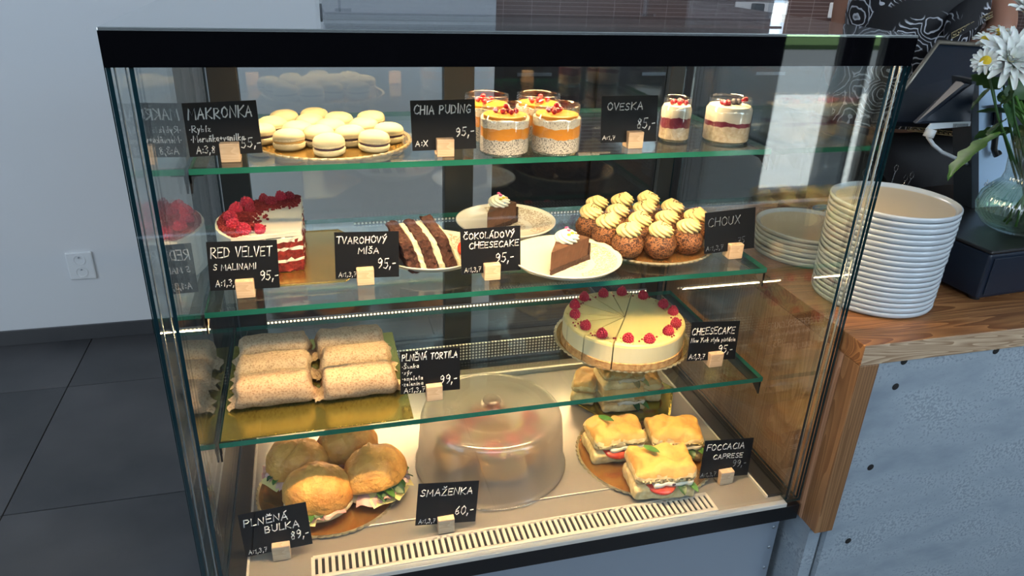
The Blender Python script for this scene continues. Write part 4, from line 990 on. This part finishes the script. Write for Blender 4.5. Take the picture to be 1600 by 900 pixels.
# ------------------------------------------------------------------ focaccia sandwiches
def focaccia(loc, rz, label, sx=.105, sy=.085, H=.070, tomato=True, basil=True, flat=False, flip=0):
    t = empty('focaccia_sandwich', loc, label, 'sandwich', 'focaccia sandwiches', rz=rz)
    v, f = gbox(sx, sy, H * .42, .006, .008); v = [(p[0], p[1], p[2] + H * .21) for p in v]
    mesh('bottom_slab', rough((v, f), .003, 60, loc[0] * 11, zmin=0), M['foc_in'], t, True)
    n = 26
    v, f = gbox(sx * 1.01, sy * 1.01, H * .50, .005, .012)
    out = []
    for p in v:
        z = p[2] + H * .72
        if p[2] > 0: z += .010 * nz((p[0] * 40 + loc[1] * 50, p[1] * 40, loc[0] * 9), 1.0) + .004 * nz((p[0] * 95, p[1] * 95, loc[0]), 1) - .010 * (abs(p[1]) / sy * 2) ** 3
        out.append((p[0], p[1], z))
    mesh('top_slab', rough((out, f), .0022, 90, loc[0] * 3), [M['focaccia'], M['foc_in']], t, True, fm=lambda p: 0 if (p.center.z > H * .80 or p.normal.z > .4) else 1)
    mesh('mozzarella_slice', rough(gbox(sx * .66, .03, .009, .004, .004), .0045, 70, loc[0] * 9), M['mozz'], t, True, loc=(.014, -sy / 2 + .013, H * .49))
    if tomato:
        mesh('tomato_slice', rough(lathe([(.001, 0), (.028, 0), (.030, .0045), (.028, .009), (.001, .009)], 32), .0008, 100), M['tomato'], t, True, loc=(-.006, -sy / 2 + .017, H * .36), rot=(rad(14), 0, 0))
        mesh('onion_strip', tube([(.0, -sy / 2 + .006, H * .50), (.012, -sy / 2 - .001, H * .50), (.026, -sy / 2 + .006, H * .49)], .003), M['olive'], t, True)
    for k, (x_, a) in enumerate(((sx * .36, -.9), (sx * .24, -1.5))):
        mesh('basil_leaf', leaf_vf(.028, .016, .4, seed=k), M['green_dark'] if k % 2 else M['green'], t, True, loc=(x_, -sy / 2 + .010, H * .46), rot=(0, 0, a))
    if basil:
        mesh('basil_leaf', leaf_vf(.034, .017, .02, seed=9), M['green'], t, True, loc=(-.030, .022, H * .97 + .006), rot=(0, 0, rad(-40)))
    return t
focaccia((.8140, .0960, zb_), rad(-7), 'focaccia sandwich at the very front with tomato slice and basil leaf', .120, .088, H=.074)
focaccia((.7690, .2160, zb_), rad(-2), 'focaccia sandwich at left with tomato ring, behind the front one', .112, .086)
focaccia((.8900, .1920, zb_), rad(-10), 'focaccia sandwich at back right, partly behind the FOCCACIA card', .108, .084, basil=False)
zc_ = Z0 + .0036 + BH
focaccia((.7800, .4180, zc_), rad(62), 'pale focaccia piece at the left of the rear board', .085, .055, H=.060, basil=False, tomato=False)
focaccia((.8480, .3760, zc_), rad(-4), 'lower focaccia of the stacked pair on the rear board', .100, .085, H=.050, basil=False, tomato=False)
focaccia((.8450, .3820, zc_ + .0540), rad(-2), 'upper focaccia of the stacked pair with a green basil leaf', .098, .080, H=.048, tomato=False)
focaccia((.9290, .3980, zc_), rad(80), 'narrow focaccia piece at the right of the stacked pair', .078, .048, H=.060, basil=False)

# ------------------------------------------------------------------ frosted dome and what is under it
dm = empty('cake_dome', (.5153, .2445, Z0), 'frosted clear plastic cake dome with round knob on the deck', 'cake dome')
prof = [(.1495, .0), (.1510, .003), (.1470, .006), (.1455, .012), (.1430, .060), (.1390, .105), (.1345, .119), (.1270, .1255), (.1150, .1270), (.0900, .1265), (.0800, .1225), (.0700, .1210), (.0500, .1215), (.0350, .1255), (.0200, .1275), (.0160, .1310), (.0150, .1370), (.0185, .1420), (.0170, .1460), (.0100, .1480), (.0003, .1485)]
mesh('dome', lathe(prof, 96, cap=False), M['frosted'], dm, True)
mesh('rim_ring', lathe([(.1500, .0), (.1530, .0005), (.1530, .0030), (.1500, .0035)], 96, cap=False), M['acrylic'], dm, True)
sm = ['egg coated fried bread with tomato under the dome, left piece', 'egg coated fried bread with ham under the dome, front piece', 'egg coated fried bread under the dome, right piece', 'egg coated fried bread under the dome, rear piece']
for k, (x, y, a) in enumerate(((.450, .245, .3), (.525, .190, -.1), (.592, .240, .8), (.522, .305, .1))):
    t = empty('fried_bread', (x, y, Z0), sm[k], 'fried bread', 'fried breads under the dome', rz=a)
    t.scale = (1.25, 1.2, 1.35)
    mesh('bread', rough(rbox(.072, .050, .040, (8, 6, 4), 5), .003, 60, k), M['fried'], t, True, loc=(0, 0, .022))
    mesh('egg_topping', rough(rbox(.066, .046, .014, (6, 6, 3), 4), .003, 80, k), M['cheese'], t, True, loc=(0, 0, .048))
    for q, (dx, dy) in enumerate(((-.018, -.010), (.016, .006))):
        mesh('tomato_slice', lathe([(.001, 0), (.015, 0), (.016, .003), (.001, .005)], 20), M['tomato'], t, True, loc=(dx, dy, .056), rot=(.2, .1, 0))
    mesh('ham_slice', grid(8, 5, lambda u, v: ((u - .5) * .05, -.03 + v * .035, .004 * sin(u * 12) + .004 * v)), M['ham'], t, True, loc=(0, 0, .052))

# ------------------------------------------------------------------ stacked plates on the counter
ZC = .7422
pv = None
for k in range(19):
    n = 19 - k
    lb = 'white plate, topmost of the tall stack, beige inside' if k == 18 else ('white plate at the bottom of the tall stack' if k == 0 else 'white plate, %s from the top of the tall stack' % ORD[n - 1])
    if pv is None:
        r = .1085
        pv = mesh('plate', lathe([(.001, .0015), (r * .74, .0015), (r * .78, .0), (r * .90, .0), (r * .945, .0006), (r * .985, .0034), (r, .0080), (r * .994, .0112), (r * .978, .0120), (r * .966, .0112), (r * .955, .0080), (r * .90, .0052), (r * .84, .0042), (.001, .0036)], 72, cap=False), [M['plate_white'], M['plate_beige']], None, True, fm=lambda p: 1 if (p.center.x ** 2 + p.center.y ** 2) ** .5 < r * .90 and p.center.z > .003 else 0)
        o = pv
    else: o = pv.copy(); C.objects.link(o)
    f = k / 18
    o.location = (1.222 - .012 * f + random.uniform(-.0007, .0007), .1215 - .012 * f + random.uniform(-.0007, .0007), ZC + k * .01025); o.rotation_euler.z = k
    s_ = 1.0 - .004 * (18 - k) / 6; o.scale = (s_, s_, 1)
    tagp(o, lb, 'plate', 'tall stack of white plates')
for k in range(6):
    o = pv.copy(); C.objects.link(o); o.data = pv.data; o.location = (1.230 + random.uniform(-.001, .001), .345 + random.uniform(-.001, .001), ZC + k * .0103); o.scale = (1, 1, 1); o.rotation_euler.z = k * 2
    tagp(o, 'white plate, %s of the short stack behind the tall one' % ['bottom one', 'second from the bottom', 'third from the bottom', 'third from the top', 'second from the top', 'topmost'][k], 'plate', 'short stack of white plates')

# ------------------------------------------------------------------ cash drawer, till, vase
dr = empty('cash_drawer', (1.400, .050, ZC), 'black box on the counter under the flower vase', 'cash drawer', rz=rad(4))
mesh('drawer_body', box(0, .40, 0, .36, .008, .098), M['pos'], dr, bevel=.004)
mesh('drawer_lid', box(-.002, .402, -.002, .362, .0985, .105), M['black_metal'], dr, bevel=.003)
mesh('drawer_front', box(.012, .388, -.003, .0, .016, .090), M['pos'], dr, bevel=.002)
for x in (.02, .37): 
    for y in (.02, .33): mesh('foot', move(lathe([(.010, 0), (.011, .008)], 16), (x, y, 0)), M['black_metal'], dr)
ZD = ZC + .105
ts = empty('till_terminal', (1.62, .33, ZD), 'dark blue touch till seen from behind on light blue upright stand', 'till')
def tp(name, vf, mt, **k): return mesh(name, move(vf, (-1.62, -.33, -ZD)), mt, ts, **k)
# upright stand: broad pale face towards the customer
pv_ = [(1.519, .262, 1.118), (1.640, .300, 1.118), (1.640, .300, ZD), (1.545, .262, ZD)]
def slab(corners, th, nrm=None):
    c = [Vector(p) for p in corners]; n_ = (c[1] - c[0]).cross(c[2] - c[0]).normalized() if nrm is None else Vector(nrm)
    if n_.y < 0: n_ = -n_
    b_ = [p + n_ * th for p in c]; n = len(c)
    return [tuple(p) for p in c + b_], [tuple(range(n)), tuple(reversed(range(n, 2 * n)))] + [(i, (i + 1) % n, n + (i + 1) % n, n + i) for i in range(n)]
y_ = .255
def S4(pts, y0): return [P(px, py, 1, y0) for px, py in pts]
st = S4([(1526, 130), (1578, 135), (1590, 350), (1517, 352)], .27)
for q in st[2:]: q.z = ZD
tp('stand_face', slab(st, .004), M['pos_white'], bevel=.001)
st2 = S4([(1518, 124), (1530, 124), (1521, 352), (1510, 352)], .268)
for q in st2[2:]: q.z = ZD
tp('stand_edge', slab(st2, .05), M['pos_grey'], bevel=.001)
bk = [P(1530, 140, 1, .30), P(1600, 145, 1, .30), P(1605, 350, 1, .30), P(1525, 352, 1, .30)]
for q in bk[2:]: q.z = ZD
tp('stand_body', slab(bk, .05), M['pos_grey'])
q = P(1538, 290, 1, .2690); dl = []
for cx_, st_ in ((0, [(.9, 1.9), (.9, 0), (.3, 0), (0, .5), (.3, 1), (.9, .9)]), (1.4, [(.5, 1), (0, .5), (.5, 0), (1, .5), (.5, 1)]), (2.8, [(.3, 1.6), (.35, .1), (.8, 0)]), (2.8, [(0, 1), (.8, 1)])):
    dl.append(tube([(q.x + (cx_ + a) * .0065, q.y, q.z + b * .0065) for a, b in st_], .0011, 6))
tp('stand_lettering', join(*dl), M['chalk'], smooth=True)
# big tilted screen, back side
scn = [P(1466, 67, 1, .52), P(1650, 78, 1, .56), P(1650, 205, 1, .40), P(1400, 190, 1, .36), P(1412, 140, 1, .40)]
tp('screen_back', slab(scn, .02), M['pos'], bevel=.003)
tp('screen_rim', tube([tuple(P(1412, 140, 1, .395)), tuple(P(1466, 66, 1, .515)), tuple(P(1650, 77, 1, .555))], .005, 8), M['pos_rim'], smooth=True)
cdv = [P(1512, 122, 1, .30), P(1522, 130, 1, .27), P(1517, 192, 1, .25), P(1445, 193, 1, .25), P(1441, 190, 1, .26)]
tp('customer_display', slab(cdv, .018), M['pos'], bevel=.002)
lb_ = [P(1455, 193, 1, .246), P(1517, 190, 1, .246), P(1516, 197, 1, .246), P(1447, 203, 1, .246)]
tp('barcode_label', slab(lb_, .003), M['label'])
for k in range(12):
    a = P(1490 + k * 2, 193.2, 1, .2455); b_ = P(1489.5 + k * 2, 198.5, 1, .2455)
    tp('barcode_bar', slab([a, a + Vector((.0012, 0, 0)), b_ + Vector((.0012, 0, 0)), b_], .0005), M['dark'])
cbp = [P(px, py, 1, yy) for px, py, yy in ((1452, 205, .245), (1450, 214, .245), (1458, 226, .25), (1472, 238, .26), (1490, 246, .27), (1512, 256, .28))]
tp('white_cable', tube([tuple(p) for p in cbp], .004, 8), M['cable'], smooth=True)
tp('cable_plug', tube([tuple(cbp[0] + Vector((.004, 0, .004))), tuple(cbp[1])], .010, 8), M['cable'], smooth=True)
tp('black_bracket', slab([P(1540, 166, 1, .262), P(1565, 163, 1, .262), P(1566, 195, 1, .262), P(1551, 196, 1, .262), P(1551, 171, 1, .262)], .004), M['pos'])
tp('black_hose', tube([tuple(P(px, py, 1, .255)) for px, py in ((1560, 170), (1557, 200), (1553, 232), (1556, 242), (1562, 238))], .006, 8), M['black_metal'], smooth=True)
# tray-like keyboard area behind plates
kb = tagp(mesh('counter_tray', box(1.33, 1.80, .44, .60, ZC, ZC + .03), M['brown_top'], bevel=.003), 'low dark tray on the counter behind the tall plate stack', 'tray')
sc_ = empty('scissors', (1.43, .50, ZC + .031), 'scissors with blue handles lying on the dark tray', 'scissors', rz=.2)
for y in (-.018, .018):
    mesh('handle_ring', move(([*tube([(.014 * cos(a) * 1.5, .010 * sin(a), 0) for a in [2 * pi * k / 14 for k in range(15)]], .004, 8)[0]], tube([(.014 * cos(a) * 1.5, .010 * sin(a), 0) for a in [2 * pi * k / 14 for k in range(15)]], .004, 8)[1]), (-.04, y, .005)), mat('blue_handle', (.02, .25, .5), .4), sc_, True)
mesh('blades', join(tube([(-.02, .012, .004), (.09, -.004, .004)], [.004, .001], 6), tube([(-.02, -.012, .006), (.09, .004, .006)], [.004, .001], 6)), M['knob'], sc_, True)

VX, VY = 1.545, .140
vs = empty('flower_vase', (VX, VY, ZD + .0005), 'ribbed clear glass vase with round belly on the black box', 'vase')
ribs = lambda a, k: 1 + .012 * sin(a * 44)
vprof = [(.012, 0), (.042, .0), (.060, .010), (.074, .028), (.078, .046), (.074, .066), (.060, .086), (.048, .098), (.045, .112), (.048, .145), (.054, .182), (.055, .184)]
mesh('glass_body', lathe(vprof, 176, cap=True, rmod=ribs), M['vase_glass'], vs, True)
M['water'] = glass('vase_water', (.80, .88, .78), f0=.03)
mesh('water', lathe([(.010, .003), (.052, .008), (.069, .028), (.073, .046), (.069, .066), (.055, .086), (.002, .088)], 48), M['water'], vs, True)
# flowers
def petal_vf(L, w, curl, seed=0):
    def fn(u, v):
        s = (v - .5) * 2; ww = w * (sin(pi * min(1, .08 + u * .86)) ** .6)
        return (u * L, s * ww / 2, curl * L * sin(u * 2.2) + .2 * w * s * s)
    return grid(8, 4, fn)
PM = {}
def flower(loc, tilt, label, R=.045, layers=((16, 1.0, .05), (14, .85, .25), (12, .65, .55), (8, .42, 1.0)), disc=.010, discm='petal_c', stem_to=None, w=.012):
    t = empty('flower', loc, label, 'flower', 'flowers in the glass vase')
    t.rotation_euler = tilt
    for li, (n, k, el) in enumerate(layers):
        key = (round(R * k, 4), el)
        for i in range(n):
            a = 2 * pi * (i + .5 * li) / n + random.uniform(-.08, .08)
            if key not in PM:
                o = mesh('petal', petal_vf(R * k, w, .18), M['petal'], t, True); PM[key] = o.data
            else:
                o = bpy.data.objects.new('petal', PM[key]); C.objects.link(o); o.parent = t
            o.rotation_euler = Euler((0, -el + random.uniform(-.12, .12), a)); o.location = (.004 * cos(a), .004 * sin(a), .001 * li)
    mesh('disc', sphere(disc, 14, 8, s=(1, 1, .55)), M[discm], t, True, loc=(0, 0, .003))
    inv = t.rotation_euler.to_matrix().inverted()
    if stem_to:
        a = Vector((0, 0, -.002)); b = inv @ (Vector(stem_to) - Vector(loc)); mid = a.lerp(b, .45) + inv @ Vector((-.006, .004, 0))
        mesh('stem', tube([tuple(a), tuple(mid), tuple(b)], .0022, 6), M['green_dark'], t, True)
    return t
base = lambda dx, dy: (VX + dx - .01, VY + dy, ZD + .10)
flower(tuple(P(1577, 95, 1, .15)), (rad(52), 0, rad(-28)), 'large white chrysanthemum with cream centre facing the front', R=.058, stem_to=base(.01, 0), w=.014)
flower(tuple(P(1606, 26, 1, .19)), (rad(40), 0, rad(10)), 'white chrysanthemum at upper right, cut by the picture edge', R=.048, stem_to=base(.02, .01), w=.013)
D2 = ((14, 1.0, -.1), (12, .9, .15))
flower(tuple(P(1540, 96, 1, .155)), (rad(70), 0, rad(-50)), 'small daisy with yellow disc left of the big white flower', R=.020, layers=D2, disc=.0095, discm='yellow_c', stem_to=base(-.01, 0), w=.007)
flower(tuple(P(1541, 65, 1, .19)), (rad(22), rad(-12), 0), 'small yellow-centred daisy at upper left of the bouquet', R=.020, layers=D2, disc=.0115, discm='yellow_c', stem_to=base(-.012, .01), w=.007)
flower(tuple(P(1563, 53, 1, .21)), (rad(18), 0, 0), 'small yellow-centred daisy at the top of the bouquet', R=.020, layers=D2, disc=.0115, discm='yellow_c', stem_to=base(0, .012), w=.007)
flower(tuple(P(1575, 68, 1, .22)), (rad(35), 0, 0), 'small yellow-centred daisy behind the big white flower', R=.018, layers=D2, disc=.0100, discm='yellow_c', stem_to=base(.006, .012), w=.007)
lv = tagp(mesh('leaf_sprig', leaf_vf(.165, .044, .30, 10, 3, .18), M['green'], None, True, loc=tuple(P(1568, 208, 1, .118)), rot=(rad(25), rad(8), rad(192))), 'long serrated green leaf reaching left over the vase rim', 'leaf')
LP = [(1562, 140), (1575, 150), (1590, 145), (1566, 165), (1582, 170), (1596, 180), (1572, 188), (1590, 198), (1558, 155), (1600, 160), (1580, 205), (1568, 125), (1598, 125)]
for k, (px, py) in enumerate(LP):
    q = P(px, py, 1, .165 + .012 * (k % 3))
    lb = ['upper left', 'upper middle', 'upper right', 'left', 'middle', 'right', 'lower left', 'lower right', 'outermost left', 'outermost right', 'lowest', 'topmost left', 'topmost right'][k]
    tagp(mesh('leaf', leaf_vf(.060 + .006 * (k % 3), .034, .25, 10, k, .15), M['green_dark'], None, True, loc=tuple(q), rot=(rad(50 + 25 * sin(k)), rad(-30 + 22 * (k % 4)), rad(150 + k * 67))), 'dark green leaf below the white flowers, %s of the leaf cluster' % lb, 'leaf', 'dark leaves among the flower stems')
for k in range(7):
    a = k * .9
    top = P(1566 + k * 7, 150 + 8 * (k % 3), 1, .17)
    tagp(mesh('stem', tube([(VX + .020 * cos(a + 3), VY + .020 * sin(a + 3), ZD + .012), (VX + .012 * cos(a), VY + .012 * sin(a), ZD + .11), (VX + .022 * cos(a) - .01, VY + .022 * sin(a), ZD + .19), tuple(top)], .0026, 6), M['green'], None, True), 'green flower stem in the vase water, %s from the left' % ORD[k], 'stem', 'cut stems in the vase')

# glass of clear cocktail picks behind the plates
gp = empty('pick_holder', (1.395, .335, ZC), 'small glass of clear looped picks behind the plate stacks', 'pick holder')
mesh('glass_cup', lathe([(.002, .002), (.026, .002), (.030, .06), (.032, .10)], 32, cap=False), M['jar_glass'], gp, True)
for k in range(11):
    a = k * .57; dx, dy = .018 * cos(a), .018 * sin(a); top = Vector((dx * 2.6, dy * 2.6, .150 + .02 * sin(k * 2.3)))
    p0 = Vector((dx * .6, dy * .6, .006))
    path = [tuple(p0), tuple(p0.lerp(top, .9))] + [tuple(top + Vector((.005 * sin(q), 0, .008 - .008 * cos(q)))) for q in (0, 1, 2, 3.14, 4.2, 5.2, 6.2)]
    mesh('pick', tube(path, .0010, 5), M['acrylic'], gp, True)

# ------------------------------------------------------------------ acrylic stand on top of the case
ac = empty('acrylic_stand', (.24, .085, ZT), 'clear acrylic display box standing on top of the case', 'display stand')
AX, AY, AH = .66, .30, .26
mesh('front_sheet', box(0, AX, 0, .003, .002, AH), M['acrylic'], ac); mesh('back_sheet', box(0, AX, AY, AY + .003, .002, AH), M['acrylic'], ac)
mesh('side_sheet', box(-.003, 0, 0, AY, 0, AH), M['acrylic'], ac); mesh('side_sheet', box(AX, AX + .003, 0, AY, 0, AH), M['acrylic'], ac)
for z in (.008, .034, .060): mesh('tray_sheet', box(.003, AX - .003, .004, AY - .004, z, z + .003), M['acrylic'], ac)
for x, z in ((.02, .012), (.30, .038), (.44, .012), (.47, .06), (.64, .012)):
    mesh('peg', join(box(x, x + .003, .002, .012, z, z + .022), box(x - .004, x + .016, .002, .010, z, z + .004)), M['acrylic'], ac)
pb = tagp(mesh('paper_card', box(.455, .530, .17, .172, ZT + .0375, ZT + .16), mat('grey_card', (.36, .34, .32), .7), None), 'grey card standing inside the acrylic box on the case', 'card')

# ------------------------------------------------------------------ kitchen behind
kc = empty('kitchen_unit', (.9, 2.30, 0), 'dark kitchen base unit with brown worktop along the tiled wall', 'kitchen unit')
mesh('worktop', box(0, 4.2, 0, .59, .90, .94), M['brown_top'], kc, bevel=.003)
for k in range(7):
    c = mesh('cabinet_door', box(.6 * k + .01, .6 * k + .59, .02, .04, .10, .89), M['cabinet'], kc, bevel=.003)
    mesh('handle', box(.6 * k + .22, .6 * k + .38, .005, .02, .80, .815), M['spacer'], c)
mesh('carcass', box(.0, 4.2, .045, .59, .0, .899), M['cabinet'], kc)
def strip(x0, n, lab, plug=None):
    t = empty('socket_strip', (x0, 2.90, 1.06), lab, 'socket strip')
    mesh('faceplate', box(0, .083 * n, -.012, 0, -.042, .042), M['socket'], t, bevel=.006)
    for k in range(n): socket_face(t, .0415 + .083 * k, 0, -.0125, .024)
    if plug is not None: mesh('black_plug', box(.083 * plug + .012, .083 * plug + .07, -.06, -.012, -.03, .03), M['black_metal'], t, bevel=.006)
strip(2.50, 4, 'white row of four wall sockets above the worktop, left one', 1)
strip(3.10, 4, 'white row of four wall sockets behind the person', 2)
gb = tagp(mesh('black_kitchen_box', box(3.30, 3.52, 2.55, 2.75, .94, 1.10), M['black_metal'], bevel=.01), 'black box-shaped appliance on the worktop beside the person', 'appliance')
# things on the staff side seen through the rear door
bx = tagp(mesh('storage_box', box(1.25, 1.55, 2.38, 2.66, .94, 1.12), M['cabinet'], bevel=.01), 'dark storage box on the kitchen worktop behind the case', 'box')
dk = empty('white_bowl', (1.95, 2.55, .9405), 'wide grey bowl on the kitchen worktop behind the case', 'bowl')
mesh('bowl', lathe([(.03, 0), (.06, .004), (.13, .04), (.16, .07), (.155, .07), (.12, .045), (.01, .012)], 40), M['plate'], dk, True)

# ------------------------------------------------------------------ person behind the till
PX, PY = 1.700, .720
ps = empty('person', (PX, PY, 0), 'person in a black blouse with white scroll print standing behind the till', 'person')
def skin_body(name, verts, edges, radii, mt, root=0, sub=2, parent=ps):
    me = bpy.data.meshes.new(name); me.from_pydata(verts, edges, []); me.update()
    o = bpy.data.objects.new(name, me); C.objects.link(o); o.parent = parent
    md = o.modifiers.new('skin', 'SKIN'); md.use_smooth_shade = True
    for i, r_ in enumerate(radii):
        me.skin_vertices[0].data[i].radius = r_ if isinstance(r_, tuple) else (r_, r_); me.skin_vertices[0].data[i].use_root = (i == root)
    s = o.modifiers.new('sub', 'SUBSURF'); s.levels = sub; s.render_levels = sub
    me.materials.append(mt); return o
E_L = P(1569, 44, 1, .56); E_L = (E_L.x - PX, E_L.y - PY, E_L.z)       # elbow at the picture's right
H_L = P(1478, 118, 1, .60); H_L = (H_L.x - PX, H_L.y - PY, H_L.z)
bv = [(0, 0, .95), (0, -.01, 1.08), (0, -.02, 1.22), (0, -.01, 1.36), (0, 0, 1.46), (0, -.01, 1.54), (0, -.02, 1.62), (0, -.01, 1.70),
      (.09, 0, .88), (.10, -.01, .48), (.10, .01, .09), (.10, -.10, .035), (-.09, 0, .88), (-.10, -.01, .48), (-.10, .01, .09), (-.10, -.10, .035),
      (.15, 0, 1.42), (.175, -.02, 1.33), E_L, tuple((Vector(E_L) + Vector(H_L)) / 2), H_L,
      (-.13, 0, 1.42), (-.15, .05, 1.28), (-.14, .06, 1.13), (-.06, .16, 1.02), (.0, .18, 1.0)]
be = [(0, 1), (1, 2), (2, 3), (3, 4), (4, 5), (5, 6), (6, 7), (0, 8), (8, 9), (9, 10), (10, 11), (0, 12), (12, 13), (13, 14), (14, 15),
      (3, 16), (16, 17), (17, 18), (18, 19), (19, 20), (3, 21), (21, 22), (22, 23), (23, 24), (24, 25)]
br_ = [(.145, .11), (.12, .095), (.135, .105), (.13, .10), .055, .052, (.078, .092), (.070, .085), .085, .056, .038, .030, .085, .056, .038, .030,
       .052, .046, .036, .032, .022, .052, .046, .037, .032, .022]
body = skin_body('body', bv, be, br_, M['skin'])
for k, base_ in enumerate((H_L, (.0, .18, 1.0))):
    d = Vector((-.9, -.45, -.05)).normalized() if k == 0 else Vector((.75, -.66, -.05)).normalized()
    sd = d.cross(Vector((0, 0, 1))).normalized()
    for q in range(5):
        L = [.055, .075, .082, .077, .062][q]; o_ = Vector(base_) + sd * (-.026 + .013 * q); dd = (d + sd * ((q - 2.5) * .10 if q else -.75)).normalized()
        f_ = [o_, o_ + dd * L * .5, o_ + dd * L * .8 + Vector((0, 0, -.008)), o_ + dd * L + Vector((0, 0, -.020))]
        skin_body('finger', [tuple(p) for p in f_], [(0, 1), (1, 2), (2, 3)], [.010, .009, .008, .007], M['skin'], sub=1, parent=body)
for s_ in (-1, 1):
    mesh('eye', sphere(.011, 12, 8), M['white'], body, True, loc=(s_ * .032, -.098, 1.655)); mesh('ear', sphere(.024, 10, 8, s=(.4, .7, 1.2)), M['skin'], body, True, loc=(s_ * .082, -.01, 1.645))
mesh('nose', sphere(.013, 10, 8, s=(.9, 1.2, 1.5)), M['skin'], body, True, loc=(0, -.112, 1.632)); mesh('mouth', sphere(.02, 10, 6, s=(1.1, .3, .3)), M['ham'], body, True, loc=(0, -.104, 1.595))
mesh('hair', rough(sphere(.105, 24, 16, s=(.92, 1.05, 1.1)), .006, 30), M['hair'], ps, True, loc=(0, .020, 1.685))
# trousers and blouse as clothing shells
skin_body('trousers', [(0, 0, .93), (.09, 0, .86), (.10, -.01, .48), (.10, .01, .10), (-.09, 0, .86), (-.10, -.01, .48), (-.10, .01, .10)], [(0, 1), (1, 2), (2, 3), (0, 4), (4, 5), (5, 6)], [(.165, .125), .10, .075, .058, .10, .075, .058], M['trousers'])
def torso(zz, rx, ry, cx=0, cy_=0): return [(cx + rx * cos(a), cy_ + ry * sin(a), zz) for a in [2 * pi * k / 40 for k in range(40)]]
rows = [(.945, .185, .140), (.99, .180, .135), (1.06, .165, .125), (1.12, .165, .125), (1.20, .178, .138), (1.28, .182, .142), (1.35, .178, .130), (1.41, .160, .110), (1.455, .105, .085), (1.49, .062, .062)]
V = []; Fc = []
for z, rx, ry in rows: V += torso(z, rx, ry, 0, -.008)
for j in range(len(rows) - 1):
    for i in range(40): Fc.append((j * 40 + i, j * 40 + (i + 1) % 40, (j + 1) * 40 + (i + 1) % 40, (j + 1) * 40 + i))
bl = mesh('blouse', rough((V, Fc), .006, 9), M['blouse'], ps, True)
# wide short sleeve at the picture's right, hem running diagonally down to the left
h0 = P(1545, 28, 1, .57); h1 = P(1481, 62, 1, .52)
h0 = Vector((h0.x - PX, h0.y - PY, h0.z)); h1 = Vector((h1.x - PX, h1.y - PY, h1.z)); 
def sleeve(u, v):
    a = 2 * pi * u; top = Vector((.12, -.01, 1.40)) + Vector((.055 * cos(a), .07 * sin(a), .05 * cos(a)))
    mid = (h0 + h1) / 2; hw = (h0 - h1) / 2
    bot = mid + hw * cos(a) + Vector((.03, .075, -.0)) * (sin(a) if sin(a) > 0 else .25 * sin(a))
    return top.lerp(bot, v)
mesh('sleeve', grid(36, 12, sleeve), M['blouse'], bl, True)
def ring(path, r_): return tube([tuple(p) for p in path], r_, 6)
def greek(p0, p1, n, h, up, name='greek_key_trim'):
    d = (p1 - p0) / n; parts = []
    for k in range(n):
        o_ = p0 + d * k; pts = [(0, 0), (0, 1), (.75, 1), (.75, .35), (.38, .35), (.38, .62)]
        parts.append(ring([o_ + d * a + up * (h * b) for a, b in pts], .0014)); parts.append(ring([o_, o_ + d], .0012))
    return mesh(name, join(*parts), M['gold_trim'], bl, True)
n_ = Vector((0, -.006, 0))
greek(h1 + n_ + Vector((0, -.004, .004)), h0 + n_ + Vector((0, -.004, .004)), 9, .012, Vector((-.3, 0, .95)))
w0 = P(1418, 204, 1, .57); w1 = P(1488, 212, 1, .57); w0 = Vector((w0.x - PX, w0.y - PY, w0.z)); w1 = Vector((w1.x - PX, w1.y - PY, w1.z))
greek(w0, w1, 9, .010, Vector((0, 0, 1)))
